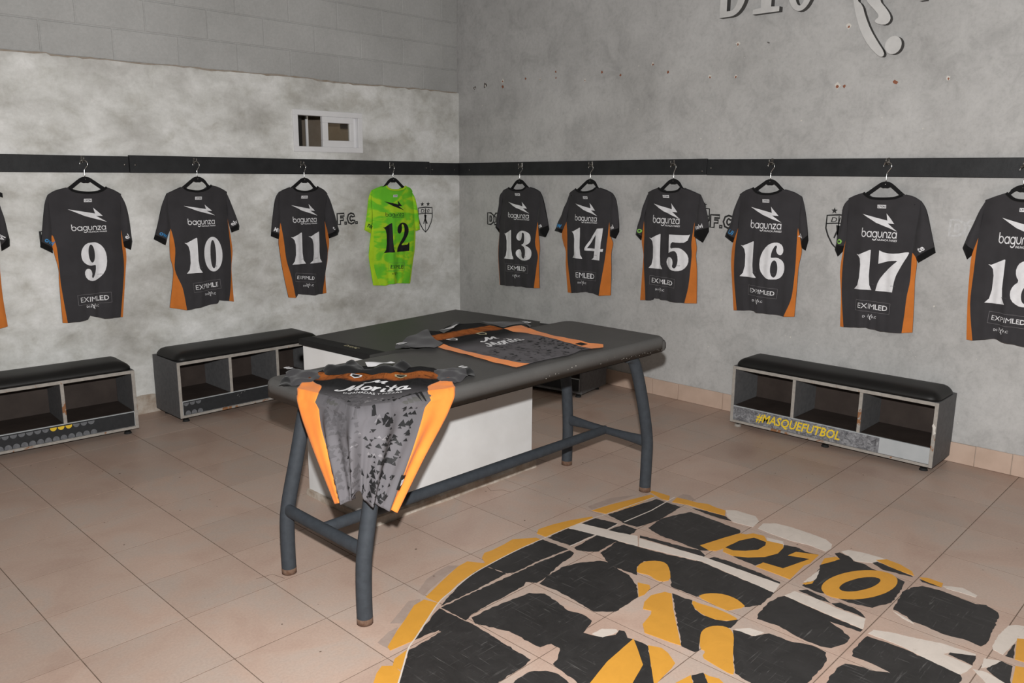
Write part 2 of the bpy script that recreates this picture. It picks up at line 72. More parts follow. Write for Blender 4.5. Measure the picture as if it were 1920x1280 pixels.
BLK = [[[1.671,-1.801],[1.83,-1.827],[1.966,-1.853],[1.969,-1.982],[1.783,-1.994],[1.738,-1.986],[1.656,-1.965],[1.647,-1.915],[1.659,-1.852]],
  [[1.601,-1.786],[1.626,-1.886],[1.55,-1.894],[1.512,-1.779]],
  [[1.44,-1.764],[1.474,-1.887],[1.321,-1.878],[1.311,-1.769]],
  [[1.316,-1.905],[1.476,-1.894],[1.496,-1.988],[1.361,-1.993],[1.331,-1.966],[1.309,-1.923]],
  [[1.558,-1.901],[1.636,-1.913],[1.636,-1.98],[1.601,-1.992],[1.561,-1.986],[1.546,-1.901]],
  [[1.285,-1.765],[1.29,-1.869],[1.29,-1.895],[1.157,-1.879],[1.0,-1.876],[0.977,-1.863],[0.957,-1.747],[0.994,-1.765],[1.143,-1.756]],
  [[1.287,-1.907],[1.281,-1.933],[1.252,-1.945],[1.181,-1.953],[1.06,-1.983],[1.002,-1.989],[0.979,-1.956],[0.954,-1.97],[0.682,-1.979],[0.646,-1.993],[0.642,-1.873],[0.799,-1.876],[0.983,-1.883],[1.146,-1.889]],
  [[0.957,-1.747],[0.972,-1.863],[0.806,-1.869],[0.65,-1.864],[0.694,-1.841],[0.784,-1.804],[0.875,-1.778]],
  [[0.635,-1.873],[0.642,-1.993],[0.646,-2.038],[0.633,-2.3],[0.603,-2.307],[0.485,-2.308],[0.433,-2.357],[0.225,-2.146],[0.343,-2.044],[0.405,-1.992],[0.429,-1.996],[0.543,-1.987],[0.543,-1.973],[0.45,-1.962],[0.537,-1.916]],
  [[0.929,-2.019],[0.963,-2.062],[0.952,-2.134],[0.934,-2.196],[0.95,-2.243],[0.94,-2.294],[0.908,-2.306],[0.864,-2.319],[0.872,-2.348],[0.887,-2.378],[0.928,-2.401],[0.958,-2.393],[0.966,-2.408],[0.941,-2.439],[0.946,-2.458],[0.948,-2.474],[0.948,-2.513],[0.803,-2.638],[0.745,-2.674],[0.604,-2.531],[0.646,-2.471],[0.664,-2.363],[0.69,-2.358],[0.744,-2.321],[0.743,-2.287],[0.704,-2.275],[0.701,-2.238],[0.701,-2.14],[0.664,-2.051],[0.655,-2.028],[0.672,-1.993],[0.803,-2.0]],
  [[1.004,-2.0],[1.06,-1.983],[1.165,-1.976],[1.222,-1.995],[1.303,-2.046],[1.313,-2.08],[1.299,-2.115],[1.287,-2.194],[1.244,-2.259],[1.177,-2.312],[1.044,-2.314],[0.991,-2.261],[1.002,-2.177],[1.01,-2.092]],
  [[1.354,-2.006],[1.487,-1.99],[1.509,-2.099],[1.415,-2.169],[1.363,-2.175],[1.308,-2.215],[1.304,-2.174],[1.301,-2.113],[1.313,-2.076]],
  [[1.504,-2.089],[1.533,-2.211],[1.57,-2.331],[1.545,-2.64],[1.477,-2.644],[1.433,-2.647],[1.382,-2.615],[1.404,-2.545],[1.373,-2.483],[1.325,-2.456],[1.324,-2.353],[1.361,-2.328],[1.418,-2.287],[1.463,-2.229],[1.412,-2.154]],
  [[1.596,-2.024],[1.614,-2.11],[1.631,-2.203],[1.651,-2.273],[1.627,-2.311],[1.615,-2.313],[1.578,-2.036]],
  [[1.615,-2.335],[1.64,-2.342],[1.65,-2.406],[1.648,-2.507],[1.634,-2.619],[1.62,-2.626]],
  [[1.68,-2.006],[1.788,-1.992],[1.864,-2.009],[1.952,-2.044],[1.95,-2.111],[1.941,-2.233],[1.936,-2.291],[1.91,-2.306],[1.688,-2.255],[1.677,-2.298],[1.652,-2.273],[1.656,-2.178],[1.654,-2.083]],
  [[1.994,-2.024],[2.007,-2.076],[2.02,-2.173],[1.993,-2.22],[1.981,-2.171],[1.982,-2.097]],
  [[1.7,-2.391],[1.734,-2.437],[1.785,-2.482],[1.905,-2.498],[1.933,-2.488],[1.95,-2.531],[1.937,-2.575],[1.948,-2.623],[1.885,-2.619],[1.737,-2.58],[1.731,-2.505],[1.688,-2.491],[1.691,-2.447]],
  [[1.74,-2.329],[1.849,-2.339],[1.92,-2.364],[1.913,-2.423],[1.873,-2.441],[1.813,-2.438],[1.769,-2.405],[1.739,-2.369]],
  [[2.004,-2.665],[2.026,-2.676],[2.015,-2.728],[1.991,-2.745],[1.995,-2.789],[1.978,-2.821],[1.971,-2.862],[1.977,-2.898],[1.96,-2.945],[1.868,-2.96],[1.772,-2.965],[1.689,-2.931],[1.665,-2.857],[1.671,-2.787],[1.659,-2.748],[1.668,-2.687],[1.689,-2.69],[1.779,-2.688],[1.873,-2.667],[1.968,-2.701]],
  [[2.028,-2.803],[2.053,-2.807],[2.027,-2.948],[2.019,-2.954],[1.999,-2.852]],
  [[2.019,-2.977],[2.02,-2.987],[2.011,-3.055],[2.008,-3.044],[2.003,-2.992]],
  [[1.873,-2.965],[1.943,-2.982],[1.972,-3.002],[1.984,-3.068],[1.973,-3.134],[1.968,-3.179],[1.987,-3.207],[1.959,-3.251],[1.936,-3.26],[1.853,-3.267],[1.719,-3.276],[1.691,-3.268],[1.697,-3.212],[1.683,-3.154],[1.694,-3.092],[1.692,-3.06],[1.714,-3.036],[1.728,-2.986]],
  [[1.623,-2.695],[1.651,-2.714],[1.64,-2.782],[1.617,-2.817],[1.611,-2.769]],
  [[1.617,-2.817],[1.644,-2.836],[1.643,-2.884],[1.62,-2.925],[1.604,-2.94],[1.607,-2.839]],
  [[1.55,-2.677],[1.533,-2.829],[1.525,-2.962],[1.506,-2.961],[1.498,-2.879],[1.497,-2.862],[1.479,-2.904],[1.447,-2.951],[1.401,-2.953],[1.346,-2.932],[1.332,-2.905],[1.329,-2.861],[1.351,-2.744],[1.341,-2.681],[1.381,-2.667],[1.46,-2.658],[1.524,-2.664]],
  [[1.496,-2.987],[1.504,-3.086],[1.494,-3.182],[1.48,-3.268],[1.465,-3.277],[1.421,-3.28],[1.352,-3.291],[1.286,-3.223],[1.345,-3.107],[1.351,-3.069],[1.349,-2.996],[1.391,-2.985],[1.445,-2.985]],
  [[1.585,-3.209],[1.611,-3.226],[1.622,-3.272],[1.559,-3.28],[1.571,-3.208]],
  [[1.785,-3.343],[1.689,-3.36],[1.686,-3.337]],
  [[1.569,-3.315],[1.647,-3.337],[1.641,-3.369],[1.528,-3.389],[1.529,-3.366]],
  [[1.293,-2.998],[1.309,-3.033],[1.319,-3.08],[1.34,-3.108],[1.335,-3.145],[1.309,-3.178],[1.244,-3.214],[1.044,-3.011],[1.135,-3.002],[1.207,-2.991],[1.269,-2.992]],
  [[1.221,-2.658],[1.236,-2.688],[1.232,-2.72],[1.286,-2.753],[1.29,-2.821],[1.317,-2.883],[1.311,-2.931],[1.267,-2.952],[1.186,-2.958],[1.116,-2.958],[1.048,-2.959],[1.006,-2.916],[0.998,-2.85],[1.012,-2.781],[1.106,-2.723]],
  [[1.285,-2.383],[1.286,-2.421],[1.293,-2.461],[1.272,-2.471],[1.246,-2.5],[1.233,-2.541],[1.237,-2.583],[1.255,-2.616],[1.291,-2.638],[1.228,-2.647],[1.215,-2.627],[1.194,-2.602],[1.159,-2.591],[1.119,-2.6],[1.079,-2.62],[1.042,-2.642],[1.024,-2.637],[1.022,-2.59],[1.098,-2.529],[1.188,-2.458]],
  [[0.911,-2.695],[0.947,-2.713],[0.912,-2.754],[0.882,-2.785],[0.845,-2.748]],
  [[0.522,-2.339],[0.584,-2.338],[0.623,-2.371],[0.637,-2.407],[0.626,-2.458],[0.582,-2.507],[0.45,-2.373]]]
WHT = [[[1.44,-1.76],[1.516,-1.776],[1.556,-1.947],[1.584,-2.021],[1.507,-2.076],[1.504,-2.062],[1.486,-1.956]],
  [[1.571,-2.037],[1.613,-2.315],[1.62,-2.626],[1.546,-2.639],[1.574,-2.329],[1.509,-2.081]],
  [[1.608,-2.688],[1.611,-2.769],[1.597,-2.837],[1.599,-2.942],[1.528,-2.961],[1.538,-2.826],[1.553,-2.676]],
  [[2.08,-2.142],[2.108,-2.178],[2.111,-2.272],[2.072,-2.307],[2.002,-2.316],[1.988,-2.23],[2.022,-2.182]],
  [[2.004,-2.338],[2.065,-2.329],[2.105,-2.369],[2.114,-2.427],[2.112,-2.516],[2.103,-2.588],[2.075,-2.625],[2.038,-2.638],[1.996,-2.634],[2.003,-2.565],[1.99,-2.487],[1.994,-2.397]],
  [[1.949,-2.406],[1.961,-2.471],[1.933,-2.488],[1.915,-2.424]],
  [[2.038,-2.678],[2.073,-2.691],[2.091,-2.752],[2.096,-2.83],[2.028,-2.803],[1.996,-2.749],[2.021,-2.713]],
  [[2.025,-3.056],[2.043,-3.08],[2.06,-3.11],[2.038,-3.166],[2.018,-3.166],[2.019,-3.121],[2.014,-3.071]],
  [[1.716,-2.99],[1.692,-3.06],[1.679,-3.07],[1.691,-3.027]],
  [[1.514,-2.983],[1.547,-2.987],[1.573,-3.035],[1.595,-3.108],[1.622,-3.178],[1.627,-3.231],[1.632,-3.269],[1.622,-3.272],[1.585,-3.209],[1.56,-3.196],[1.554,-3.281],[1.514,-3.278],[1.48,-3.268],[1.491,-3.192],[1.514,-3.083]],
  [[1.716,-3.294],[1.802,-3.29],[1.891,-3.299],[1.913,-3.314],[1.929,-3.345],[1.847,-3.363],[1.812,-3.342],[1.688,-3.332],[1.697,-3.301]],
  [[1.562,-3.302],[1.625,-3.295],[1.647,-3.337],[1.586,-3.32]],
  [[1.539,-3.285],[1.549,-3.32],[1.524,-3.385],[1.487,-3.336]],
  [[1.23,-2.66],[1.271,-2.693],[1.279,-2.738],[1.24,-2.728],[1.231,-2.697]],
  [[0.878,-2.344],[0.925,-2.348],[0.955,-2.383],[0.95,-2.395],[0.922,-2.392],[0.887,-2.381],[0.878,-2.36]],
  [[1.697,-2.68],[1.781,-2.681],[1.83,-2.682],[1.756,-2.702],[1.722,-2.701]]]
RES = [[[0.458,-1.828],[0.59,-1.76],[0.631,-1.775],[0.622,-1.788],[0.491,-1.853],[0.483,-1.854]],[[0.36,-1.89],[0.425,-1.865],[0.463,-1.865],[0.363,-1.939]],[[0.655,-1.731],[0.737,-1.684],[0.807,-1.665],[0.865,-1.661],[0.894,-1.691],[0.812,-1.711],[0.711,-1.745],[0.653,-1.769]],[[1.678,-1.682],[1.828,-1.695],[1.95,-1.76],[1.662,-1.719]],[[2.053,-1.907],[2.104,-1.907],[2.117,-1.937],[2.079,-1.992],[2.059,-1.962]]]
RING = [[[1.947,-2.924],[1.926,-2.93],[1.903,-2.933],[1.877,-2.933],[1.85,-2.93],[1.823,-2.925],[1.795,-2.916],[1.768,-2.906],[1.743,-2.893],[1.721,-2.879],[1.701,-2.864],[1.685,-2.847],[1.673,-2.831],[1.665,-2.814],[1.661,-2.798],[1.662,-2.783],[1.668,-2.77],[1.679,-2.758],[1.693,-2.748],[1.712,-2.741],[1.734,-2.737],[1.759,-2.736],[1.786,-2.738],[1.815,-2.743],[1.844,-2.751],[1.872,-2.761],[1.899,-2.774],[1.924,-2.789],[1.945,-2.805],[1.963,-2.823],[1.976,-2.841],[1.983,-2.858],[1.986,-2.875],[1.984,-2.89],[1.976,-2.904],[1.964,-2.916]],[[1.909,-2.877],[1.897,-2.88],[1.881,-2.881],[1.863,-2.88],[1.843,-2.877],[1.822,-2.872],[1.801,-2.864],[1.782,-2.856],[1.764,-2.846],[1.75,-2.836],[1.739,-2.826],[1.733,-2.816],[1.73,-2.807],[1.733,-2.8],[1.74,-2.794],[1.751,-2.79],[1.766,-2.789],[1.784,-2.789],[1.804,-2.792],[1.825,-2.798],[1.846,-2.805],[1.867,-2.813],[1.885,-2.823],[1.9,-2.834],[1.911,-2.844],[1.918,-2.854],[1.92,-2.864],[1.917,-2.871]]]
DEE = [[[1.69,-2.25],[1.827,-2.284],[1.905,-2.308],[1.914,-2.331],[1.944,-2.347],[1.954,-2.391],[1.919,-2.422],[1.935,-2.483],[1.906,-2.499],[1.845,-2.506],[1.781,-2.484],[1.73,-2.439],[1.7,-2.391],[1.707,-2.343],[1.732,-2.331],[1.692,-2.321],[1.676,-2.299]],[[1.745,-2.33],[1.845,-2.341],[1.911,-2.369],[1.907,-2.424],[1.876,-2.437],[1.818,-2.435],[1.773,-2.403],[1.743,-2.367]]]
ARC = [[0.22,-2.152],[0.28,-2.1],[0.343,-2.044],[0.411,-1.984],[0.463,-1.955],[0.544,-1.908],[0.662,-1.841],[0.75,-1.813],[0.875,-1.778],[0.994,-1.765],[1.142,-1.758],[1.288,-1.761],[1.432,-1.766],[1.595,-1.781],[1.673,-1.795],[1.98,-1.833]]
SEAMS = [[[2.047,-1.9],[1.84,-1.911],[1.656,-1.899]],[[1.616,-1.893],[1.476,-1.894],[1.315,-1.883]]]
S2 = {'torso':[[1.214,-1.244],[1.242,-1.146],[1.371,-0.949],[1.402,-0.997],[1.593,-0.898],[1.608,-0.932],[1.683,-0.985],[1.672,-1.071],[1.667,-1.161],[1.641,-1.246],[1.66,-1.316],[1.653,-1.446],[1.631,-1.602],[1.609,-1.688],[1.602,-1.739],[1.542,-1.725],[1.436,-1.748],[1.339,-1.733],[1.218,-1.742],[1.198,-1.673],[1.194,-1.565],[1.198,-1.433],[1.213,-1.303]],'sleeveL':[[1.373,-0.951],[1.252,-1.009],[1.182,-1.04],[1.099,-1.102],[1.068,-1.163],[1.061,-1.214],[1.125,-1.291],[1.214,-1.244],[1.246,-1.151]],'cuffL':[[1.099,-1.102],[1.02,-1.16],[0.998,-1.196],[1.054,-1.222],[1.068,-1.163]],'sleeveR':[[1.683,-0.985],[1.672,-1.071],[1.667,-1.161],[1.785,-1.161],[1.799,-1.193],[1.833,-1.108],[1.767,-1.045]],'cuffR':[[1.833,-1.108],[1.869,-1.103],[1.78,-1.232],[1.727,-1.274],[1.785,-1.199]],'orL':[[1.169,-1.261],[1.223,-1.237],[1.213,-1.303],[1.198,-1.433],[1.194,-1.565],[1.198,-1.673],[1.218,-1.742],[1.143,-1.743],[1.141,-1.618],[1.151,-1.484],[1.155,-1.348]],'orR':[[1.667,-1.161],[1.785,-1.161],[1.738,-1.284],[1.706,-1.447],[1.7,-1.59],[1.689,-1.658],[1.71,-1.717],[1.671,-1.748],[1.602,-1.739],[1.609,-1.688],[1.631,-1.602],[1.653,-1.446],[1.66,-1.316],[1.641,-1.246]],'band':[[1.22,-1.22],[1.257,-1.128],[1.542,-1.132],[1.672,-1.071],[1.667,-1.161],[1.479,-1.211]],'collar':[[1.385,-1.016],[1.353,-1.089],[1.501,-1.001],[1.593,-0.937],[1.593,-0.898],[1.495,-0.977]],'collarw':[[1.389,-1.019],[1.469,-1.025],[1.557,-0.961],[1.543,-0.966],[1.479,-0.999]],'logo1':[1.32,-1.19],'logo2':[1.505,-1.184],'Mc':[[1.345,-1.324],[1.479,-1.31],[1.415,-1.314]],'mor':[[1.31,-1.383],[1.538,-1.385]]}
S1P = {'slL':[[0.445,-1.271],[0.48,-1.211],[0.536,-1.166],[0.538,-1.215],[0.592,-1.28],[0.557,-1.337],[0.474,-1.416],[0.424,-1.398],[0.393,-1.388]],'cuL':[[0.37,-1.345],[0.445,-1.271],[0.432,-1.323],[0.393,-1.388],[0.365,-1.39]],'slR':[[0.89,-1.559],[0.972,-1.616],[0.985,-1.629],[0.91,-1.726],[0.815,-1.761],[0.791,-1.706],[0.829,-1.636]],'cuR':[[0.985,-1.629],[1.002,-1.634],[0.961,-1.709],[0.925,-1.741],[0.91,-1.726]],'neck':[[0.637,-1.313],[0.72,-1.273],[0.748,-1.276],[0.702,-1.376],[0.684,-1.427],[0.728,-1.436],[0.772,-1.445],[0.81,-1.435],[0.881,-1.381],[0.853,-1.476],[0.785,-1.514],[0.717,-1.516],[0.66,-1.46],[0.575,-1.377],[0.548,-1.35],[0.593,-1.281]],'tape':[[0.704,-1.39],[0.677,-1.443],[0.703,-1.457],[0.743,-1.451],[0.789,-1.461],[0.788,-1.437],[0.738,-1.423]],'prL':[0.485,-1.221],'prR':[0.951,-1.654]}
WIN = [[1.992,1.863],[2.548,1.588]]
LEDGE = [[0.309,2.06],[0.408,2.063],[0.525,2.072],[0.548,2.061],[0.75,2.064],[0.992,2.059],[1.228,2.066],[1.487,2.065],[1.69,2.067],[1.901,2.072],[2.116,2.07],[2.364,2.062],[2.57,2.063],[2.782,2.069],[3.107,2.07],[3.465,2.068]]
LIMB1 = [[1.944,2.354],[1.964,2.275],[1.999,2.186],[2.046,2.114],[2.103,2.058],[2.125,2.056],[2.129,2.077],[2.087,2.135],[2.046,2.198],[2.013,2.269],[1.995,2.322],[1.962,2.352]]
LIMB2 = [[2.006,2.346],[2.074,2.275],[2.085,2.253],[2.064,2.24],[2.07,2.225],[2.115,2.21],[2.139,2.222],[2.145,2.246],[2.125,2.281],[2.077,2.337]]
CHIPS = [[-0.957,2.097,8],[-0.842,2.107,12],[-0.655,2.127,9],[-0.651,2.084,8],[-0.421,2.126,5],[-0.279,2.114,5],[-0.131,2.152,5],[-0.13,2.112,4],[0.133,2.078,6],[0.277,2.12,7],[0.43,2.091,5],[0.682,2.14,8],[0.798,2.081,6],[1.098,2.033,9],[1.271,2.023,8],[1.272,2.204,9],[1.917,2.231,10],[1.883,1.932,11],[1.921,1.927,6],[2.185,1.929,8],[2.437,1.933,8]]
# ------------------------------------------------------------------ helpers
def link(o):
    COL.objects.link(o); return o
def tag(o, label, cat, group=None):
    o['label'] = label; o['category'] = cat
    if group: o['group'] = group
    return o
def thing(name, label, cat, loc=(0, 0, 0), rotz=0.0, group=None):
    o = link(bpy.data.objects.new(name, None)); o.location = loc; o.rotation_euler = (0, 0, rotz)
    o.empty_display_size = .05
    return tag(o, label, cat, group)
def mesh(name, V, F, m, parent=None, smooth=False, label=None):
    me = bpy.data.meshes.new(name); me.from_pydata([tuple(v) for v in V], [], [tuple(f) for f in F]); me.update()
    if smooth: me.polygons.foreach_set('use_smooth', [True]*len(me.polygons))
    o = link(bpy.data.objects.new(name, me)); me.materials.append(m)
    if parent: o.parent = parent
    if label: o['label'] = label
    return o
def bmobj(name, bm, m, parent=None, smooth=False, label=None):
    me = bpy.data.meshes.new(name); bm.to_mesh(me); bm.free()
    if smooth: me.polygons.foreach_set('use_smooth', [True]*len(me.polygons))
    me.materials.append(m)
    o = link(bpy.data.objects.new(name, me))
    if parent: o.parent = parent
    if label: o['label'] = label
    return o
def structure(o):
    o['kind'] = 'structure'; return o
def box_bm(x0, x1, y0, y1, z0, z1, bev=0.0, seg=1):
    bm = bmesh.new(); bmesh.ops.create_cube(bm, size=1)
    for v in bm.verts:
        v.co = Vector((x0+(x1-x0)*(v.co.x+.5), y0+(y1-y0)*(v.co.y+.5), z0+(z1-z0)*(v.co.z+.5)))
    if bev: bmesh.ops.bevel(bm, geom=bm.edges[:], offset=bev, segments=seg, affect='EDGES', profile=.5)
    return bm
def box(name, x0, x1, y0, y1, z0, z1, m, parent=None, bev=0.0, seg=1, smooth=False, label=None):
    return bmobj(name, box_bm(x0, x1, y0, y1, z0, z1, bev, seg), m, parent, smooth, label)
def tube(name, pts, r, m, parent=None, n=12, r2=None, label=None):
    P = [Vector(p) for p in pts]; V = []; F = []
    t0 = (P[1]-P[0]).normalized()
    a = t0.orthogonal().normalized()
    for i, p in enumerate(P):
        t = (P[min(i+1, len(P)-1)]-P[max(i-1, 0)]).normalized()
        a = (a-t*a.dot(t)).normalized(); b = t.cross(a)
        rr = r if r2 is None else r+(r2-r)*i/(len(P)-1)
        for k in range(n):
            an = 2*math.pi*k/n; V.append(p+(a*math.cos(an)+b*math.sin(an))*rr)
    for i in range(len(P)-1):
        for k in range(n):
            F.append((i*n+k, i*n+(k+1) % n, (i+1)*n+(k+1) % n, (i+1)*n+k))
    F.append(tuple(range(n))[::-1]); F.append(tuple(range((len(P)-1)*n, len(P)*n)))
    o = mesh(name, V, F, m, parent, True, label)
    return o
def spline(pts, k=6):
    P = [Vector(p) for p in pts]; out = []
    for i in range(len(P)-1):
        p0 = P[max(i-1, 0)]; p1 = P[i]; p2 = P[i+1]; p3 = P[min(i+2, len(P)-1)]
        for s in range(k):
            t = s/k
            out.append(.5*((2*p1)+(p2-p0)*t+(2*p0-5*p1+4*p2-p3)*t*t+(3*p1-p0-3*p2+p3)*t*t*t))
    out.append(P[-1]); return out
def chaikin(L, n=1):
    for _ in range(n):
        o = []
        for i in range(len(L)):
            a = L[i]; b = L[(i+1) % len(L)]
            o.append((a[0]*.75+b[0]*.25, a[1]*.75+b[1]*.25)); o.append((a[0]*.25+b[0]*.75, a[1]*.25+b[1]*.75))
        L = o
    return L
def inside(L, x, y):
    c = False; j = len(L)-1
    for i in range(len(L)):
        if (L[i][1] > y) != (L[j][1] > y) and x < (L[j][0]-L[i][0])*(y-L[i][1])/(L[j][1]-L[i][1])+L[i][0]: c = not c
        j = i
    return c
def fill(loops, grid=None):
    """triangulate 2D loops (first outer, rest holes), optionally with interior grid points"""
    V = []; E = []
    for L in loops:
        n0 = len(V); n = len(L)
        for k, q in enumerate(L):
            V.append(Vector((q[0], q[1]))); E.append((n0+k, n0+(k+1) % n))
    if grid:
        V2 = V[:]; E2 = []
        for a, b in E:                       # split long border edges
            d = (V[b]-V[a]).length; k = max(1, int(d/grid)); prev = a
            for i in range(1, k):
                V2.append(V[a].lerp(V[b], i/k)); E2.append((prev, len(V2)-1)); prev = len(V2)-1
            E2.append((prev, b))
        V, E = V2, E2
        L0 = loops[0]
        xs = [q[0] for q in L0]; ys = [q[1] for q in L0]
        x = min(xs)+grid*.5; r = 0
        while x < max(xs):
            y = min(ys)+grid*(.25+.5*(r % 2))
            while y < max(ys):
                if inside(L0, x, y): V.append(Vector((x, y)))
                y += grid
            x += grid; r += 1
    res = delaunay_2d_cdt(V, E, [], 1, 1e-6)
    F = []
    for f in res[2]:
        a, b, c = [res[0][i] for i in f[:3]]
        m_ = (a+b+c)/3
        if any(inside(h, m_.x, m_.y) for h in loops[1:]): continue
        F.append(tuple(f) if (b-a).cross(c-a) > 0 else tuple(reversed(f)))
    return [(v.x, v.y) for v in res[0]], F
def prism(name, loops, to3, d0, d1, m, parent=None, label=None):
    """extrude 2D loops between depth d0 (back) and d1 (front); to3(x, y, d) -> 3D"""
    V2, F2 = fill(loops); n = len(V2)
    V = [to3(x, y, d1) for x, y in V2]+[to3(x, y, d0) for x, y in V2]
    F = list(F2)+[tuple(i+n for i in reversed(f)) for f in F2]
    ed = {}
    for f in F2:
        for i in range(len(f)):
            e = (f[i], f[(i+1) % len(f)]); ed[e] = 1
    for a, b in ed:
        if (b, a) not in ed: F.append((b, a, a+n, b+n))
    o = mesh(name, V, F, m, parent, False, label)
    bm = bmesh.new(); bm.from_mesh(o.data); bmesh.ops.recalc_face_normals(bm, faces=bm.faces[:]); bm.to_mesh(o.data); bm.free()
    return o
WALL3 = lambda x, y, d: (x, -d, y)          # wall frame: x along the wall, z up, d out of the wall
FLAT3 = lambda x, y, d: (x, y, d)
def merge(parts):
    V = []; F = []
    for v, f in parts:
        n = len(V); V += v; F += [tuple(i+n for i in q) for q in f]
    return V, F
_tc = {}
def text2d(s, off=0.0):
    """outline of a word in the built-in font as a flat mesh, normalised to its own box"""
    if (s, off) in _tc: return _tc[(s, off)]
    cu = bpy.data.curves.new('t', 'FONT'); cu.body = s; cu.resolution_u = 2; cu.offset = off; cu.fill_mode = 'FRONT'
    o = link(bpy.data.objects.new('t', cu)); bpy.context.view_layer.update()
    me = bpy.data.meshes.new_from_object(o.evaluated_get(bpy.context.evaluated_depsgraph_get()))
    V = [(v.co.x, v.co.y) for v in me.vertices]; F = [tuple(p.vertices) for p in me.polygons]
    bpy.data.objects.remove(o); bpy.data.curves.remove(cu); bpy.data.meshes.remove(me)
    x0 = min(v[0] for v in V); x1 = max(v[0] for v in V); y0 = min(v[1] for v in V); y1 = max(v[1] for v in V)
    V = [((x-x0)/(x1-x0), (y-y0)/(y1-y0)) for x, y in V]
    _tc[(s, off)] = (V, F, (x1-x0)/(y1-y0)); return _tc[(s, off)]
def fit(vf, x0, x1, y0, y1, tilt=0.0, shear=0.0):
    V, F = vf[0], vf[1]; cx = (x0+x1)/2; cy = (y0+y1)/2; c = math.cos(tilt); s = math.sin(tilt); out = []
    for x, y in V:
        a = (x-.5)*(x1-x0)+(y-.5)*(y1-y0)*shear; b = (y-.5)*(y1-y0)
        out.append((cx+a*c-b*s, cy+a*s+b*c))
    return out, F
def refine(vf, maxlen):
    bm = bmesh.new()
    vs = [bm.verts.new((x, y, 0)) for x, y in vf[0]]
    for f in vf[1]:
        try: bm.faces.new([vs[i] for i in f])
        except ValueError: pass
    for _ in range(4):
        es = [e for e in bm.edges if e.calc_length() > maxlen]
        if not es: break
        bmesh.ops.subdivide_edges(bm, edges=es, cuts=1); bmesh.ops.triangulate(bm, faces=bm.faces[:])
    bm.verts.index_update()
    V = [(v.co.x, v.co.y) for v in bm.verts]; F = [tuple(v.index for v in f.verts) for f in bm.faces]
    bm.free(); return V, F
def decal(name, vf, surf, m, parent, maxlen=.014, label=None):
    """lay a flat 2D mesh onto a surface function surf(x, y) -> 3D"""
    V, F = refine(vf, maxlen) if maxlen else vf
    return mesh(name, [surf(x, y) for x, y in V], F, m, parent, True, label)
def ribbon(pts, w, closed=False):
    L = []; R_ = []; n = len(pts)
    for i, q in enumerate(pts):
        a = pts[i-1] if (i > 0 or closed) else q; b = pts[(i+1) % n] if (i < n-1 or closed) else q
        dx, dy = b[0]-a[0], b[1]-a[1]; l = math.hypot(dx, dy) or 1
        ww = w[i] if isinstance(w, (list, tuple)) else w
        L.append((q[0]-dy/l*ww/2, q[1]+dx/l*ww/2)); R_.append((q[0]+dy/l*ww/2, q[1]-dx/l*ww/2))
    V = L+R_; F = [(i, i+n, (i+1) % n+n, (i+1) % n) for i in range(n if closed else n-1)]
    return V, F
def arcp(cx, cy, rx, ry, a0, a1, n=14):
    return [(cx+rx*math.cos(math.radians(a0+(a1-a0)*i/n)), cy+ry*math.sin(math.radians(a0+(a1-a0)*i/n))) for i in range(n+1)]

# ------------------------------------------------------------------ materials
def nd(nt, t, **k):
    n = nt.nodes.new(t)
    for a, b in k.items(): setattr(n, a, b)
    return n
def base(name, rough=.6, metal=0.0, spec=.4):
    m = bpy.data.materials.new(name); m.use_nodes = True; nt = m.node_tree
    b = nt.nodes['Principled BSDF']; b.inputs['Roughness'].default_value = rough
    b.inputs['Metallic'].default_value = metal; b.inputs['Specular IOR Level'].default_value = spec
    return m, nt, b
def noise(nt, vec, scale, detail=4, rough=.6, dist=0.0):
    n = nd(nt, 'ShaderNodeTexNoise'); n.inputs['Scale'].default_value = scale; n.inputs['Detail'].default_value = detail
    n.inputs['Roughness'].default_value = rough; n.inputs['Distortion'].default_value = dist
    nt.links.new(vec, n.inputs['Vector']); return n.outputs['Fac']
def ramp(nt, fac, stops):
    r = nd(nt, 'ShaderNodeValToRGB'); e = r.color_ramp.elements
    while len(e) > 1: e.remove(e[-1])
    e[0].position = stops[0][0]; e[0].color = (*stops[0][1], 1)
    for p_, c in stops[1:]:
        k = e.new(p_); k.color = (*c, 1)
    nt.links.new(fac, r.inputs['Fac']); return r.outputs['Color']
def mix(nt, fac, a, b, mode='MIX'):
    n = nd(nt, 'ShaderNodeMix', data_type='RGBA', blend_type=mode)
    for s, v in ((0, fac), (6, a), (7, b)):
        if isinstance(v, (int, float)): n.inputs[s].default_value = v
        elif isinstance(v, tuple): n.inputs[s].default_value = (*v, 1)
        else: nt.links.new(v, n.inputs[s])
    return n.outputs[2]
def bump(nt, b, h, strength, dist):
    n = nd(nt, 'ShaderNodeBump'); n.inputs['Strength'].default_value = strength; n.inputs['Distance'].default_value = dist
    nt.links.new(h, n.inputs['Height']); nt.links.new(n.outputs['Normal'], b.inputs['Normal'])
def math_(nt, op, a, b):
    n = nd(nt, 'ShaderNodeMath', operation=op)
    for i, v in enumerate((a, b)):
        if isinstance(v, (int, float)): n.inputs[i].default_value = v
        else: nt.links.new(v, n.inputs[i])
    return n.outputs[0]
def pos(nt): return nd(nt, 'ShaderNodeNewGeometry').outputs['Position']
def objc(nt): return nd(nt, 'ShaderNodeTexCoord').outputs['Object']
def sepz(nt, v, i=2):
    n = nd(nt, 'ShaderNodeSeparateXYZ'); nt.links.new(v, n.inputs[0]); return n.outputs[i]
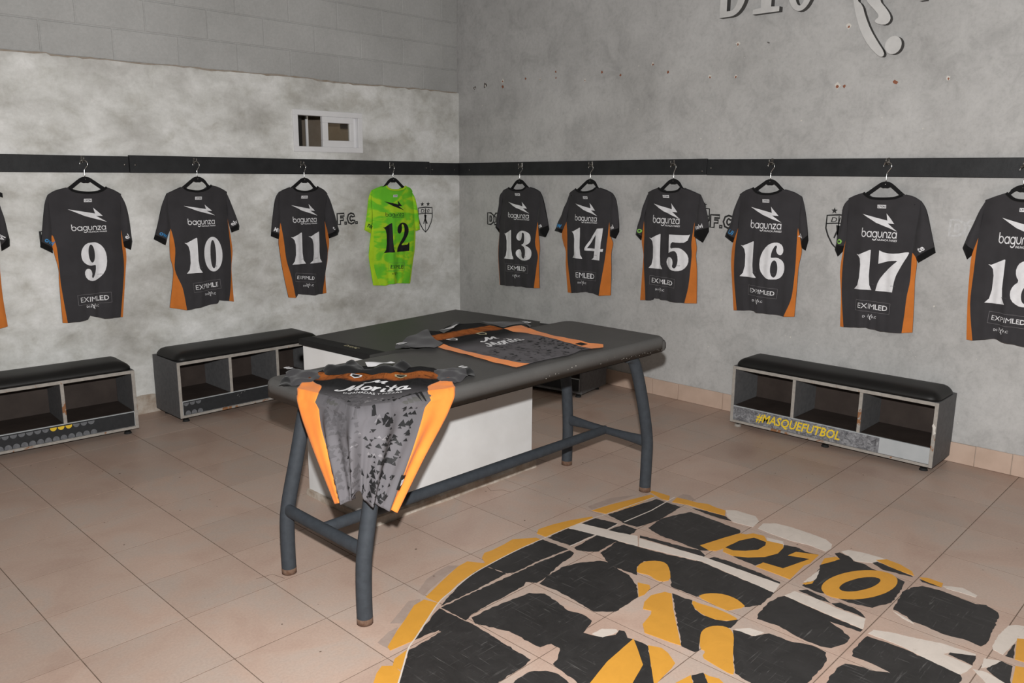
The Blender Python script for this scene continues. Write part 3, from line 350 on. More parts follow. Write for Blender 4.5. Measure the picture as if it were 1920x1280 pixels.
def simple(name, c1, c2=None, scale=20, rough=.6, metal=0.0, spec=.4, bmp=0.0, bs=None, lo=.35, hi=.65, detail=5):
    m, nt, b = base(name, rough, metal, spec); v = objc(nt)
    if c2 is None: c2 = tuple(x*.9 for x in c1)
    f = noise(nt, v, scale, detail)
    nt.links.new(ramp(nt, f, [(lo, c1), (hi, c2)]), b.inputs['Base Color'])
    if bmp: bump(nt, b, noise(nt, v, bs or scale*3, 3), .6, bmp)
    return m
M = {}
def plaster_left():
    m, nt, b = base('plaster_mottled', .85, 0, .25); v = pos(nt)
    mp = nd(nt, 'ShaderNodeMapping'); mp.inputs['Scale'].default_value = (1.0, 1.0, 1.5); nt.links.new(v, mp.inputs['Vector']); w_ = mp.outputs['Vector']
    big = noise(nt, w_, 1.7, 8, .58, .15); med = noise(nt, w_, 5.0, 9, .62, .35); sm_ = noise(nt, v, 16, 8, .7, .6); fine = noise(nt, v, 70, 4)
    c = ramp(nt, big, [(.28, (.42, .41, .385)), (.42, (.58, .575, .55)), (.50, (.68, .68, .655)), (.58, (.76, .76, .74)), (.70, (.82, .82, .81))])
    c = mix(nt, .85, c, ramp(nt, med, [(.32, (.74, .725, .69)), (.46, (.95, .95, .94)), (.54, (1.02, 1.02, 1.02)), (.66, (1.14, 1.14, 1.15))]), 'MULTIPLY')
    c = mix(nt, .5, c, ramp(nt, sm_, [(.30, (.80, .79, .77)), (.5, (1, 1, 1)), (.7, (1.1, 1.1, 1.1))]), 'MULTIPLY')
    c = mix(nt, .12, c, ramp(nt, fine, [(.3, (.6, .6, .6)), (.7, (1.2, 1.2, 1.2))]), 'MULTIPLY')
    nt.links.new(c, b.inputs['Base Color']); bump(nt, b, mix(nt, .5, sm_, fine), .4, .004); return m
def plaster_right():
    m, nt, b = base('plaster_grey', .85, 0, .25); v = pos(nt)
    big = noise(nt, v, 1.4, 6, .6, .3); med = noise(nt, v, 7, 6, .7, .5); fine = noise(nt, v, 45, 5, .7)
    mp = nd(nt, 'ShaderNodeMapping'); mp.inputs['Scale'].default_value = (9, 9, 1.4); nt.links.new(v, mp.inputs['Vector'])
    run = noise(nt, mp.outputs['Vector'], 1.0, 4, .6)
    c = ramp(nt, big, [(.3, (.40, .395, .385)), (.5, (.47, .465, .455)), (.7, (.535, .53, .52))])
    # an older, darker coat of paint above a ragged edge near the corner
    z = sepz(nt, v); y = sepz(nt, v, 1)
    e = math_(nt, 'ADD', z, math_(nt, 'MULTIPLY', run, .42)); e = math_(nt, 'ADD', e, math_(nt, 'MULTIPLY', y, .16))
    edge = ramp(nt, e, [(0.0, (0, 0, 0)), (1.0, (1, 1, 1))])
    mr = nd(nt, 'ShaderNodeMapRange'); mr.inputs[1].default_value = 2.17; mr.inputs[2].default_value = 2.26
    nt.links.new(e, mr.inputs[0])
    c = mix(nt, mr.outputs[0], c, mix(nt, .75, c, (.93, .93, .935), 'MULTIPLY'))
    c = mix(nt, .6, c, ramp(nt, med, [(.35, (.78, .78, .78)), (.5, (1, 1, 1)), (.68, (1.12, 1.12, 1.12))]), 'MULTIPLY')
    c = mix(nt, .3, c, ramp(nt, fine, [(.33, (.7, .7, .7)), (.5, (1, 1, 1)), (.70, (1.15, 1.15, 1.15)), (.76, (1.9, 1.9, 1.9))]), 'MULTIPLY')
    nt.links.new(c, b.inputs['Base Color']); bump(nt, b, mix(nt, .5, med, fine), .35, .003); return m
def block_mat():
    m, nt, b = base('concrete_block_paint', .85, 0, .25); v = pos(nt)
    big = noise(nt, v, 2.0, 5); fine = noise(nt, v, 70, 4, .7); r = nd(nt, 'ShaderNodeObjectInfo').outputs['Random']
    c = ramp(nt, big, [(.3, (.385, .385, .375)), (.7, (.47, .47, .46))])
    c = mix(nt, .5, c, ramp(nt, r, [(0, (.9, .9, .9)), (1, (1.05, 1.05, 1.05))]), 'MULTIPLY')
    c = mix(nt, .3, c, ramp(nt, fine, [(.3, (.75, .75, .75)), (.7, (1.2, 1.2, 1.2))]), 'MULTIPLY')
    nt.links.new(c, b.inputs['Base Color']); bump(nt, b, fine, .35, .002); return m
def tile_mat():
    m, nt, b = base('ceramic_tile', .42, 0, .35); v = pos(nt)
    r = nd(nt, 'ShaderNodeObjectInfo').outputs['Random']
    big = noise(nt, v, 3.2, 5, .6, .5); fine = noise(nt, v, 120, 3); dirt = noise(nt, v, 1.1, 5, .6)
    c = ramp(nt, big, [(.28, (.445, .31, .248)), (.48, (.495, .366, .298)), (.60, (.475, .378, .320)), (.76, (.52, .37, .29))])
    c = mix(nt, .5, c, ramp(nt, r, [(0, (.88, .88, .88)), (1, (1.08, 1.06, 1.05))]), 'MULTIPLY')
    c = mix(nt, .35, c, ramp(nt, fine, [(.35, (.82, .82, .82)), (.65, (1.1, 1.1, 1.1))]), 'MULTIPLY')
    c = mix(nt, .5, c, ramp(nt, dirt, [(.35, (.80, .80, .80)), (.6, (1.02, 1.02, 1.02))]), 'MULTIPLY')
    nt.links.new(c, b.inputs['Base Color'])
    nt.links.new(ramp(nt, big, [(.3, (.36, .36, .36)), (.7, (.5, .5, .5))]), b.inputs['Roughness'])
    bump(nt, b, noise(nt, v, 30, 4), .15, .001); return m
def vinyl_mat(name, c, scr, amount=.5, var=.25):
    m, nt, b = base(name, .5, 0, .35); v = pos(nt)
    a = noise(nt, v, 9, 6, .7, 1.0); d = noise(nt, v, 60, 4, .7)
    mp = nd(nt, 'ShaderNodeMapping'); mp.inputs['Scale'].default_value = (8, 130, 1); mp.inputs['Rotation'].default_value = (0, 0, .9)
    nt.links.new(v, mp.inputs['Vector']); s1 = noise(nt, mp.outputs['Vector'], 1, 3, .6, .5)
    mp2 = nd(nt, 'ShaderNodeMapping'); mp2.inputs['Scale'].default_value = (140, 7, 1); mp2.inputs['Rotation'].default_value = (0, 0, -.15)
    nt.links.new(v, mp2.inputs['Vector']); s2 = noise(nt, mp2.outputs['Vector'], 1, 3, .6, .5)
    col = ramp(nt, a, [(.3, tuple(x*(1-var) for x in c)), (.7, tuple(x*(1+var) for x in c))])
    mask = ramp(nt, noise(nt, v, 5, 4, .6), [(.38, (0, 0, 0)), (.60, (1, 1, 1))])
    for s in (s1, s2):
        f = ramp(nt, s, [(.62, (0, 0, 0)), (.76, (amount, amount, amount))]); col = mix(nt, mix(nt, 1.0, f, mask, 'MULTIPLY'), col, scr)
    col = mix(nt, ramp(nt, noise(nt, v, 26, 6, .75), [(.62, (0, 0, 0)), (.74, (.35, .35, .35))]), col, scr)
    nt.links.new(col, b.inputs['Base Color']); bump(nt, b, d, .2, .0006); return m
def fabric(name, c, rough=.9, scale=9):
    m, nt, b = base(name, rough, 0, .2); v = objc(nt)
    f = noise(nt, v, scale, 3); w = noise(nt, v, 700, 2)
    col = ramp(nt, f, [(.3, tuple(x*.88 for x in c)), (.7, tuple(x*1.1 for x in c))])
    nt.links.new(col, b.inputs['Base Color']); bump(nt, b, w, .25, .0006)
    b.inputs['Sheen Weight'].default_value = .08
    return m
def keeper_fabric():
    m, nt, b = base('lime_fabric', .85, 0, .2); v = objc(nt)
    mp = nd(nt, 'ShaderNodeMapping'); mp.inputs['Scale'].default_value = (5, 5, 12); mp.inputs['Rotation'].default_value = (0, .5, 0)
    nt.links.new(v, mp.inputs['Vector']); f = noise(nt, mp.outputs['Vector'], 1, 3, .5, 1.2)
    nt.links.new(ramp(nt, f, [(.40, (.16, .60, .035)), (.50, (.22, .66, .03)), (.58, (.45, .74, .03))]), b.inputs['Base Color']); return m
def front_fabric():
    """printed match shirt: black shoulders, scratched orange chest band, black fading into grey (UV v runs collar to hem)"""
    m, nt, b = base('printed_front_fabric', .85, 0, .2)
    uv = nd(nt, 'ShaderNodeUVMap').outputs['UV']; v = sepz(nt, uv, 1)
    mp = nd(nt, 'ShaderNodeMapping'); mp.inputs['Scale'].default_value = (30, 9, 1); mp.inputs['Rotation'].default_value = (0, 0, .6); nt.links.new(uv, mp.inputs['Vector'])
    s = noise(nt, mp.outputs['Vector'], 1, 5, .7, 1.5); n2 = noise(nt, uv, 12, 5, .7)
    vv = math_(nt, 'ADD', v, math_(nt, 'MULTIPLY', math_(nt, 'SUBTRACT', n2, .5), .05))
    c = ramp(nt, vv, [(.0, (.012, .012, .013)), (.115, (.012, .012, .013)), (.135, (.42, .12, .022)), (.235, (.36, .10, .02)), (.265, (.010, .010, .011)), (.36, (.012, .012, .013)), (.46, (.075, .071, .076)), (.52, (.118, .112, .12)), (1.0, (.128, .121, .13))])
    band = nd(nt, 'ShaderNodeMapRange'); band.inputs[1].default_value = .30; band.inputs[2].default_value = .42; band.inputs[3].default_value = .85; band.inputs[4].default_value = 0
    nt.links.new(v, band.inputs[0])
    c = mix(nt, band.outputs[0], c, ramp(nt, s, [(.36, (.25, .25, .25)), (.52, (1, 1, 1)), (.7, (1.15, 1.15, 1.15))]), 'MULTIPLY')
    nt.links.new(c, b.inputs['Base Color']); return m
def marbled():
    m, nt, b = base('scuffed_metal_sticker', .5, .3, .5); v = objc(nt)
    f = noise(nt, v, 38, 8, .75, 1.5); g = noise(nt, v, 7, 5)
    c = ramp(nt, f, [(.34, (.07, .07, .078)), (.48, (.20, .205, .22)), (.62, (.42, .43, .45)), (.75, (.62, .63, .64))])
    nt.links.new(mix(nt, .4, c, ramp(nt, g, [(.3, (.6, .6, .62)), (.7, (1.1, 1.1, 1.1))]), 'MULTIPLY'), b.inputs['Base Color']); return m
def chipped(name, paint, raw, amount=.56, scale=10):
    m, nt, b = base(name, .7, 0, .3); v = objc(nt)
    f = noise(nt, v, scale, 6, .7, .6); g = noise(nt, v, 40, 4)
    c = mix(nt, ramp(nt, f, [(amount, (0, 0, 0)), (amount+.03, (1, 1, 1))]), ramp(nt, g, [(.3, tuple(x*.85 for x in paint)), (.7, tuple(x*1.15 for x in paint))]), raw)
    nt.links.new(c, b.inputs['Base Color']); return m
def glass_mat():
    m = bpy.data.materials.new('window_glass'); m.use_nodes = True; nt = m.node_tree; nt.nodes.clear()
    o = nd(nt, 'ShaderNodeOutputMaterial'); t = nd(nt, 'ShaderNodeBsdfTransparent'); g = nd(nt, 'ShaderNodeBsdfGlossy'); x = nd(nt, 'ShaderNodeMixShader'); f = nd(nt, 'ShaderNodeFresnel')
    t.inputs[0].default_value = (.80, .79, .75, 1); g.inputs['Roughness'].default_value = .02; f.inputs['IOR'].default_value = 1.45
    nt.links.new(f.outputs[0], x.inputs[0]); nt.links.new(t.outputs[0], x.inputs[1]); nt.links.new(g.outputs[0], x.inputs[2]); nt.links.new(x.outputs[0], o.inputs[0]); return m
M['plaster_left'] = plaster_left(); M['plaster_right'] = plaster_right(); M['block'] = block_mat(); M['tile'] = tile_mat()
M['mortar'] = simple('rough_mortar', (.30, .245, .19), (.36, .33, .29), 14, .9, bmp=.004)
M['grout'] = simple('dirty_grout', (.12, .08, .058), (.20, .145, .11), 30, .95)
M['skirting'] = simple('skirting_tile', (.56, .42, .335), (.50, .37, .29), 9, .5, bmp=.0005)
M['black_vinyl'] = vinyl_mat('black_floor_vinyl', (.028, .0265, .026), (.17, .165, .16), .75)
M['yellow_vinyl'] = vinyl_mat('yellow_floor_vinyl', (.62, .30, .042), (.42, .20, .04), .3, .06)
M['white_vinyl'] = vinyl_mat('white_floor_vinyl', (.62, .55, .49), (.40, .33, .28), .6, .08)
M['residue'] = simple('glue_residue', (.33, .245, .205), (.37, .285, .24), 30, .8)
M['board'] = simple('black_painted_board', (.016, .017, .0185), (.024, .025, .027), 12, .55, spec=.35, bmp=.0015)
M['chrome'] = simple('chrome', (.75, .74, .72), (.65, .64, .62), 8, .18, 1.0)
M['dark_metal'] = simple('worn_hook_metal', (.30, .29, .27), (.14, .13, .12), 60, .35, 1.0)
M['hanger'] = simple('black_velvet', (.006, .006, .0065), (.009, .009, .0095), 40, .8, spec=.25)
M['grey_fabric'] = fabric('charcoal_jersey_fabric', (.044, .042, .0455))
M['orange_fabric'] = fabric('orange_jersey_fabric', (.60, .185, .035))
M['bright_orange'] = fabric('bright_orange_fabric', (.86, .255, .045))
M['black_fabric'] = fabric('black_rib_fabric', (.007, .007, .0075))
M['lime_fabric'] = keeper_fabric(); M['yellow_lime'] = fabric('yellow_lime_fabric', (.46, .74, .025))
M['white_print'] = simple('white_print', (.82, .82, .84), (.74, .74, .76), 30, .7)
M['black_print'] = simple('black_print', (.008, .008, .009), None, 30, .7)
M['mid_print'] = simple('dark_grey_print', (.088, .083, .089), None, 30, .8)
M['light_print'] = simple('light_grey_print', (.19, .18, .19), None, 30, .8)
M['green_print'] = simple('green_print', (.25, .55, .10), None, 30, .7); M['blue_print'] = simple('blue_print', (.04, .25, .55), None, 30, .7)
M['cream_print'] = simple('cream_print', (.48, .44, .28), None, 30, .7)
M['front_fabric'] = front_fabric()
M['vinyl_top'] = simple('grey_vinyl_upholstery', (.078, .076, .073), (.090, .088, .085), 6, .5, spec=.4, bmp=.0008, bs=160)
M['plinth_vinyl'] = simple('dark_vinyl_sheet', (.036, .0355, .033), (.044, .043, .040), 5, .45, spec=.4, bmp=.0006, bs=120)
M['edge_strip'] = chipped('scuffed_black_tape', (.010, .010, .010), (.17, .165, .15), .68, 14)
M['steel'] = chipped('blue_grey_enamel', (.036, .042, .050), (.12, .10, .085), .70, 9)
M['rust'] = simple('rusty_steel', (.10, .05, .03), (.16, .10, .07), 60, .9)
M['white_paint'] = simple('white_wall_paint', (.70, .70, .695), (.64, .635, .625), 5, .7, bmp=.001)
M['cement'] = simple('raw_cement', (.33, .26, .20), (.50, .45, .39), 16, .9, bmp=.006)
M['bench_panel'] = chipped('grey_bench_panel', (.125, .125, .128), (.30, .17, .09), .70, 7)
M['bench_edge'] = chipped('worn_bench_edge', (.34, .315, .285), (.26, .12, .055), .60, 6)
M['bench_back'] = simple('dark_hardboard', (.030, .020, .016), (.045, .032, .026), 8, .7)
M['cushion'] = simple('black_leatherette', (.0075, .0072, .007), (.011, .0105, .010), 5, .5, spec=.35, bmp=.0006, bs=150)
M['marbled'] = marbled(); M['sticker_black'] = chipped('worn_black_sticker', (.022, .023, .025), (.40, .40, .39), .66, 12)
M['dot_grey'] = simple('grey_dot_print', (.10, .105, .115), (.15, .155, .165), 60, .6)
M['dot_yellow'] = simple('yellow_dot_print', (.75, .50, .03), None, 30, .6)
M['sticker_yellow'] = chipped('flaking_yellow_letters', (.78, .55, .03), (.38, .35, .25), .63, 40)
M['plain_grey'] = simple('grey_panel_paint', (.40, .42, .43), (.44, .46, .47), 10, .5)
M['black_rubber'] = simple('black_rubber', (.012, .012, .012), None, 20, .8)
M['pvc'] = simple('white_pvc', (.80, .80, .81), (.76, .76, .77), 10, .35)
M['glass'] = glass_mat()
M['beyond'] = simple('tan_render', (.30, .24, .18), (.36, .30, .24), 6, .9); M['beam'] = simple('dark_timber', (.06, .035, .018), (.10, .055, .025), 12, .8)
M['dark_panel'] = simple('near_black_panel', (.02, .018, .016), None, 8, .9)
M['letter_face'] = simple('brushed_letter_face', (.62, .615, .60), (.54, .535, .525), 14, .6, 0.0)
M['letter_side'] = simple('dark_letter_side', (.075, .073, .07), None, 10, .7)
M['stencil'] = simple('black_stencil_paint', (.018, .018, .018), (.03, .03, .03), 40, .8)
M['stencil_white'] = simple('white_stencil_paint', (.60, .60, .60), (.5, .5, .5), 60, .8)
M['chip_white'] = simple('bare_plaster', (.68, .65, .60), None, 50, .9); M['chip_red'] = simple('bare_brick', (.30, .12, .07), (.24, .09, .05), 50, .9)
M['chip_dark'] = simple('dark_filler', (.05, .035, .03), None, 50, .9)  # dark brown for chip rims and plinth scuffs
M['ceiling'] = simple('ceiling_sheet', (.20, .19, .18), None, 3, .9); M['rear'] = simple('dark_wall_paint', (.16, .15, .14), (.2, .19, .18), 3, .9)

# ------------------------------------------------------------------ the room
X0, Y0, ZC = -2.3, -5.1, 3.25                      # room behind the photographer, ceiling height
floor = structure(box('floor', X0, XW, Y0, YW, -.06, -.0008, M['grout']))
tile_me = box_bm(-.5, .5, -.5, .5, -1, 0)
_tb = bpy.data.meshes.new('floor_tile'); tile_me.to_mesh(_tb); tile_me.free(); _tb.materials.append(M['tile'])
rnd = random.Random(3)
gap = .0017
ia = math.floor(X0/T); jb = math.floor(Y0/T)
for i in range(-6, 11):
    for j in range(-14, 4):
        xa, xb, ya, yb = i*T+gap, min((i+1)*T, XW)-gap, j*T+gap, min((j+1)*T, YW)-gap
        o = link(bpy.data.objects.new('floor_tile', _tb)); o.parent = floor
        o.location = ((xa+xb)/2, (ya+yb)/2, rnd.uniform(-.0004, 0)); o.scale = (xb-xa, yb-ya, .006)

# grit and a few hairline cracks on the tiles
rg = random.Random(21); P = []
for k in range(90):
    cx, cy, r = rg.uniform(-.2, 3.3), rg.uniform(-3.2, .8), rg.uniform(.0012, .0042)
    P.append(fill([[(cx+r*rg.uniform(.6, 1.6)*math.cos(a), cy+r*rg.uniform(.6, 1.4)*math.sin(a)) for a in (0, 1.1, 2.2, 3.2, 4.2, 5.3)]]))
for pts in ([(1.52, -1.20), (1.50, -1.245), (1.545, -1.275), (1.555, -1.32)], [(.33, -.07), (.325, -.04), (.345, -.02)], [(.30, -1.24), (.36, -1.25), (.375, -1.31)]):
    P.append(ribbon(pts, .0022))
V, F = merge(P); mesh('floor_grit', [(x, y, .0006) for x, y in V], F, M['grout'], floor)['kind'] = 'stuff'

# left wall: proud plaster up to the ragged ledge, painted block courses above
w0, w1 = WIN
wl_top = LEDGE
out = [(X0, 0), (XW, 0), (XW, 2.067)]+[(x, z) for x, z in reversed(wl_top)]+[(X0, 2.062)]
hole = [(w0[0]+.006, w1[1]+.006), (w1[0]-.006, w1[1]+.006), (w1[0]-.006, w0[1]-.006), (w0[0]+.006, w0[1]-.006)]
wall_left = structure(prism('wall_left', [out, hole], lambda x, y, d: (x, YW+d, y), .14, 0.0, M['plaster_left']))
mesh('upper_backing', *(lambda b: (b[0], b[1]))(([(X0, YW+.016, 2.0), (XW, YW+.016, 2.0), (XW, YW+.016, ZC), (X0, YW+.016, ZC)], [(0, 1, 2, 3)])), M['block'], wall_left)
# crumbling mortar lip along the ledge
V = []; F = []
lp = [(X0, 2.062)]+[tuple(q) for q in wl_top]+[(XW, 2.067)]
lp2 = []
for a, b in zip(lp[:-1], lp[1:]):
    k = max(1, int((b[0]-a[0])/.04))
    lp2 += [(a[0]+(b[0]-a[0])*t/k, a[1]+(b[1]-a[1])*t/k+rnd.uniform(-.003, .003)) for t in range(k)]
for x, z in lp2:
    h = rnd.uniform(.002, .011)
    V += [(x, YW-.0015-rnd.uniform(0, .002), z-h), (x, YW-.002, z+.002), (x, YW+.013, z+.004)]
for i in range(len(lp2)-1):
    for k in range(2): F.append((i*3+k, i*3+3+k, i*3+4+k, i*3+1+k))
mesh('mortar_lip', V, F, M['mortar'], wall_left)
BL, BH = .3755, .1745
row = 0; z = 2.062
blocks = {}
while z < ZC:
    h = min(BH, ZC-z)
    off = .5065-BL*.5*(row % 2); x = off-BL*math.ceil((off-X0)/BL)
    while x < XW:
        xa, xb = max(x, X0)+.003, min(x+BL, XW)-.003
        if xb-xa > .03:
            key = (round(xb-xa, 3), round(h, 3))
            if key not in blocks:
                bm = box_bm(-(xb-xa)/2, (xb-xa)/2, 0, .02, .003, h-.003, .003)
                me = bpy.data.meshes.new('concrete_block'); bm.to_mesh(me); bm.free(); me.materials.append(M['block']); blocks[key] = me
            o = link(bpy.data.objects.new('concrete_block', blocks[key])); o.parent = wall_left
            o.location = ((xa+xb)/2, YW+.0115+rnd.uniform(-.001, .001), z)
        x += BL
    z += BH; row += 1
# unplastered strip at the foot of the left wall
V2 = [(.72, 0), (1.0, 0), (1.0, .10), (.93, .115), (.86, .118), (.80, .108), (.72, .11)]
prism('bare_foot_strip', [V2], lambda x, y, d: (x, YW-d, y), 0, .004, M['cement'], wall_left)

wall_right = structure(box('wall_right', XW, XW+.14, Y0, YW+.14, 0, ZC, M['plaster_right']))
wall_rear = structure(box('wall_rear', X0-.1, X0, Y0, YW, 0, ZC, M['rear']))
wall_entry = structure(box('wall_entry', X0-.1, XW+.14, Y0-.1, Y0, 0, ZC, M['rear']))
ceiling = structure(box('ceiling', X0-.1, XW+.14, Y0-.1, YW+.14, ZC, ZC+.1, M['ceiling']))

# skirting tiles on the right wall
skirt = structure(box('baseboard_right', XW-.006, XW, Y0, YW, 0, .106, M['cement']))
edges = [-.9, -.66, -.33, 0, .33, .66, .79, .993, 1.32, 1.66, 1.99, 2.32, 2.60, 2.765, 2.931, 3.26, 3.59, 3.92, 4.25, 4.58, 4.9]
for a, b in zip(edges[:-1], edges[1:]):
    box('skirting_tile', XW-.012, XW-.004, -b+.0015, -a-.0015, .001, .109+rnd.uniform(-.003, .003), M['skirting'], skirt, .001)

# frames for building on the walls
def wall_root(side, s, z=0.0, d=0.0):
    return ((s, YW-d, z), 0.0) if side == 'L' else ((XW-d, -s, z), -math.pi/2)
def on_wall_R(s, z, d): return (XW-d, -s, z)
def on_wall_L(s, z, d): return (s, YW-d, z)

# chips knocked out of the right wall
def blob(cx, cy, r, n=9, jag=.45, el=1.1):
    return [(cx+r*(1+rnd.uniform(-jag, jag))*math.cos(2*math.pi*k/n), cy+el*r*(1+rnd.uniform(-jag, jag))*math.sin(2*math.pi*k/n)) for k in range(n)]
for k, (s, z, r) in enumerate(CHIPS):
    rr = r*.0013
    if k in (0, 1): mats = ('chip_dark', 'chip_white')
    elif k % 3 == 2 or r > 8: mats = ('chip_white', 'chip_red')
    else: mats = ('chip_red', 'chip_red')
    o = prism('plaster_chip', [blob(s, z, rr)], lambda x, y, d: on_wall_R(x, y, d), -.001, .0006, M[mats[0]], wall_right)
    prism('chip_core', [blob(s+.1*rr, z-.3*rr, rr*.5)], lambda x, y, d: on_wall_R(x, y, d), -.001, .0010, M[mats[1]], o)
for k in range(46):
    s, z = rnd.uniform(-.9, 3.1), rnd.choice((rnd.uniform(.15, .8), rnd.uniform(1.6, 2.4)))
    prism('paint_fleck', [blob(s, z, rnd.uniform(.0015, .0042), 6)], lambda x, y, d: on_wall_R(x, y, d), -.001, .0006, M['chip_white'], wall_right)
tube('nail', [(XW, -1.47, 2.19), (XW-.02, -1.47, 2.192)], .003, M['dark_metal'], wall_right, 6)

# stencilled club marks on the walls, half hidden by the shirts
STEN = {'D': ([[(0, 0), (.35, 0), (.62, .2), (.68, .5), (.62, .8), (.35, 1), (0, 1)], [(.24, .24), (.36, .26), (.44, .5), (.36, .74), (.24, .76)]], .74),
        '1': ([[(0, 0), (.5, 0), (.5, .22), (.38, .22), (.38, 1), (.12, 1), (0, .82), (0, .68), (.13, .68), (.13, .22), (0, .22)]], .58),
        '0': ([[(.1, .12), (.32, 0), (.54, .12), (.64, .5), (.54, .88), (.32, 1), (.1, .88), (0, .5)], [(.24, .35), (.32, .24), (.4, .35), (.42, .5), (.4, .65), (.32, .76), (.24, .65), (.22, .5)]], .84),
        'F': ([[(0, 0), (.26, 0), (.26, .36), (.5, .36), (.5, .6), (.26, .6), (.26, .76), (.58, .76), (.58, 1), (0, 1)]], .62),
        'C': ([[(.64, .3), (.54, .08), (.32, 0), (.1, .12), (0, .5), (.1, .88), (.32, 1), (.54, .92), (.64, .7), (.42, .66), (.33, .75), (.25, .65), (.22, .5), (.25, .35), (.33, .25), (.42, .34)]], .7),
        '.': ([[(0, 0), (.14, 0), (.14, .18), (0, .18)]], .22), ' ': ([], .22)}
def stencil_word(word, x0, x1, z0, z1, place, m, par):
    tot = sum(STEN[c][1] for c in word); k = (x1-x0)/tot; x = x0; h = z1-z0
    for c in word:
        P_ = [ribbon([(x+a*k, z0+b*h) for a, b in L], .012, True) for L in STEN[c][0]]
        if P_:
            V, F = merge(P_); mesh('stencil_letter', [place(a, b, .0012) for a, b in V], F, m, par)
        x += STEN[c][1]*k
for word, s0, s1, z0, z1, place, m, par in (
        ('D10 F.C.', 2.075, 2.495, 1.090, 1.166, on_wall_L, 'stencil', wall_left),
        ('D10 F.C.', .402, .82, 1.050, 1.128, on_wall_L, 'stencil', wall_left),
        ('D10 F.C.', -.812, -.38, 1.062, 1.150, on_wall_R, 'stencil', wall_right),
        ('F.C.', 1.157, 1.345, 1.138, 1.214, on_wall_R, 'stencil', wall_right),
        ('D10 F.C.', 2.522, 2.95, 1.165, 1.244, on_wall_R, 'stencil_white', wall_right)):
    stencil_word(word, s0, s1, z0, z1, place, M[m], par)
def crest(cs, z0, z1, place, par):
    w = (z1-z0)*.30; P = []
    top = z0+(z1-z0)*.80
    sh = [(cs-w, top), (cs, top+.006), (cs+w, top), (cs+w*1.02, top-.07), (cs+w*.8, z0+.07), (cs+w*.4, z0+.025), (cs, z0), (cs-w*.4, z0+.025), (cs-w*.8, z0+.07), (cs-w*1.02, top-.07)]
    P.append(ribbon(sh, .0085, True)); P.append(ribbon([(cs-w, top-.045), (cs, top-.04), (cs+w, top-.045)], .007)); P.append(ribbon([(cs, top), (cs, z0)], .006))
    P.append(fit(text2d('D10', .01), cs-w*.6, cs+w*.6, top-.036, top-.008, 0, .2))
    P.append(fill([[(cs-.012, top-.05), (cs+.012, top-.055), (cs+.006, top-.085), (cs+.022, top-.12), (cs+.012, top-.125), (cs-.004, top-.10), (cs-.016, top-.125), (cs-.022, top-.12), (cs-.008, top-.08)]]))
    for k in (-1, 1):
        c = (cs+k*w*.42, z1-.018); st = []
        for i in range(10):
            r = .019 if i % 2 == 0 else .008; st.append((c[0]+r*math.sin(math.pi*i/5), c[1]+r*math.cos(math.pi*i/5)))
        P.append(fill([st]))
    V, F = merge(P)
    mesh('stencil_crest', [place(x, y, .0013) for x, y in V], F, M['stencil'], par)
crest(3.128, .999, 1.232, on_wall_L, wall_left)
crest(1.955, 1.060, 1.285, on_wall_R, wall_right)
crest(1.085, 1.085, 1.290, on_wall_R, wall_right)

# ------------------------------------------------------------------ window in the left wall
wx0, wx1, wz0, wz1 = w0[0], w1[0], w1[1], w0[1]
win = structure(link(bpy.data.objects.new('window_1', None))); win.location = (0, YW, 0)
fw = .036
def bar(name, x0, x1, z0, z1, y0, y1, m, par): return box(name, x0, x1, y0, y1, z0, z1, M[m], par, .002)
for nm, a in (('window_frame', (wx0, wx1, wz1-fw, wz1)), ('window_frame', (wx0, wx1, wz0, wz0+fw)), ('window_frame', (wx0, wx0+fw, wz0+fw, wz1-fw)), ('window_frame', (wx1-fw, wx1, wz0+fw, wz1-fw))):
    bar(nm, a[0], a[1], a[2], a[3], -.014, .05, 'pvc', win)
xm = wx0+(wx1-wx0)*.415
s0, s1 = xm, wx1-fw-.035
for a in ((s0, s1, wz1-fw-.040, wz1-fw), (s0, s1, wz0+fw, wz0+fw+.045), (s0, s0+.045, wz0+fw+.045, wz1-fw-.04), (s1-.030, s1, wz0+fw+.045, wz1-fw-.04)):
    bar('sash_rail', a[0], a[1], a[2], a[3], -.004, .022, 'pvc', win)
bar('glass_pane', s0+.045, s1-.03, wz0+fw+.045, wz1-fw-.04, .008, .012, 'glass', win)
bar('window_track', s1, wx1-fw, wz0+fw, wz1-fw, .02, .05, 'pvc', win)
bar('window_reveal', wx0+fw, wx1-fw, wz0+.02, wz0+fw, .05, .14, 'pvc', win)
# the passage seen through it
pas = structure(box('wall_passage', 1.2, 4.2, YW+.95, YW+1.0, 1.0, 2.6, M['beyond']))
box('passage_beam', 1.2, 4.2, -.03, .02, 0, .6, M['beam'], pas).location = (0, YW+.93, 1.835)
box('passage_pier', 0, .16, 0, .3, 0, .95, M['beyond'], pas).location = (2.62, YW+.60, 1.0)
box('passage_dark_panel', 0, .70, 0, .05, 0, 1.0, M['dark_panel'], pas).location = (1.75, YW+.62, 1.0)  # near-black panel across the left part of the window view

tube('passage_pipe', [(2.505, YW+.64, 1.0), (2.505, YW+.64, 2.5)], .012, M['pvc'], pas, 10)
pl_ = bpy.data.lights.new('passage_fill', 'POINT'); pl_.energy = 4; pl_.shadow_soft_size = .06; pl_.color = (1, .88, .74)  # added fill light, unseen, brightening the passage beyond the window
plo = bpy.data.objects.new('passage_fill', pl_); COL.objects.link(plo); plo.location = (2.95, YW+.35, 2.25)

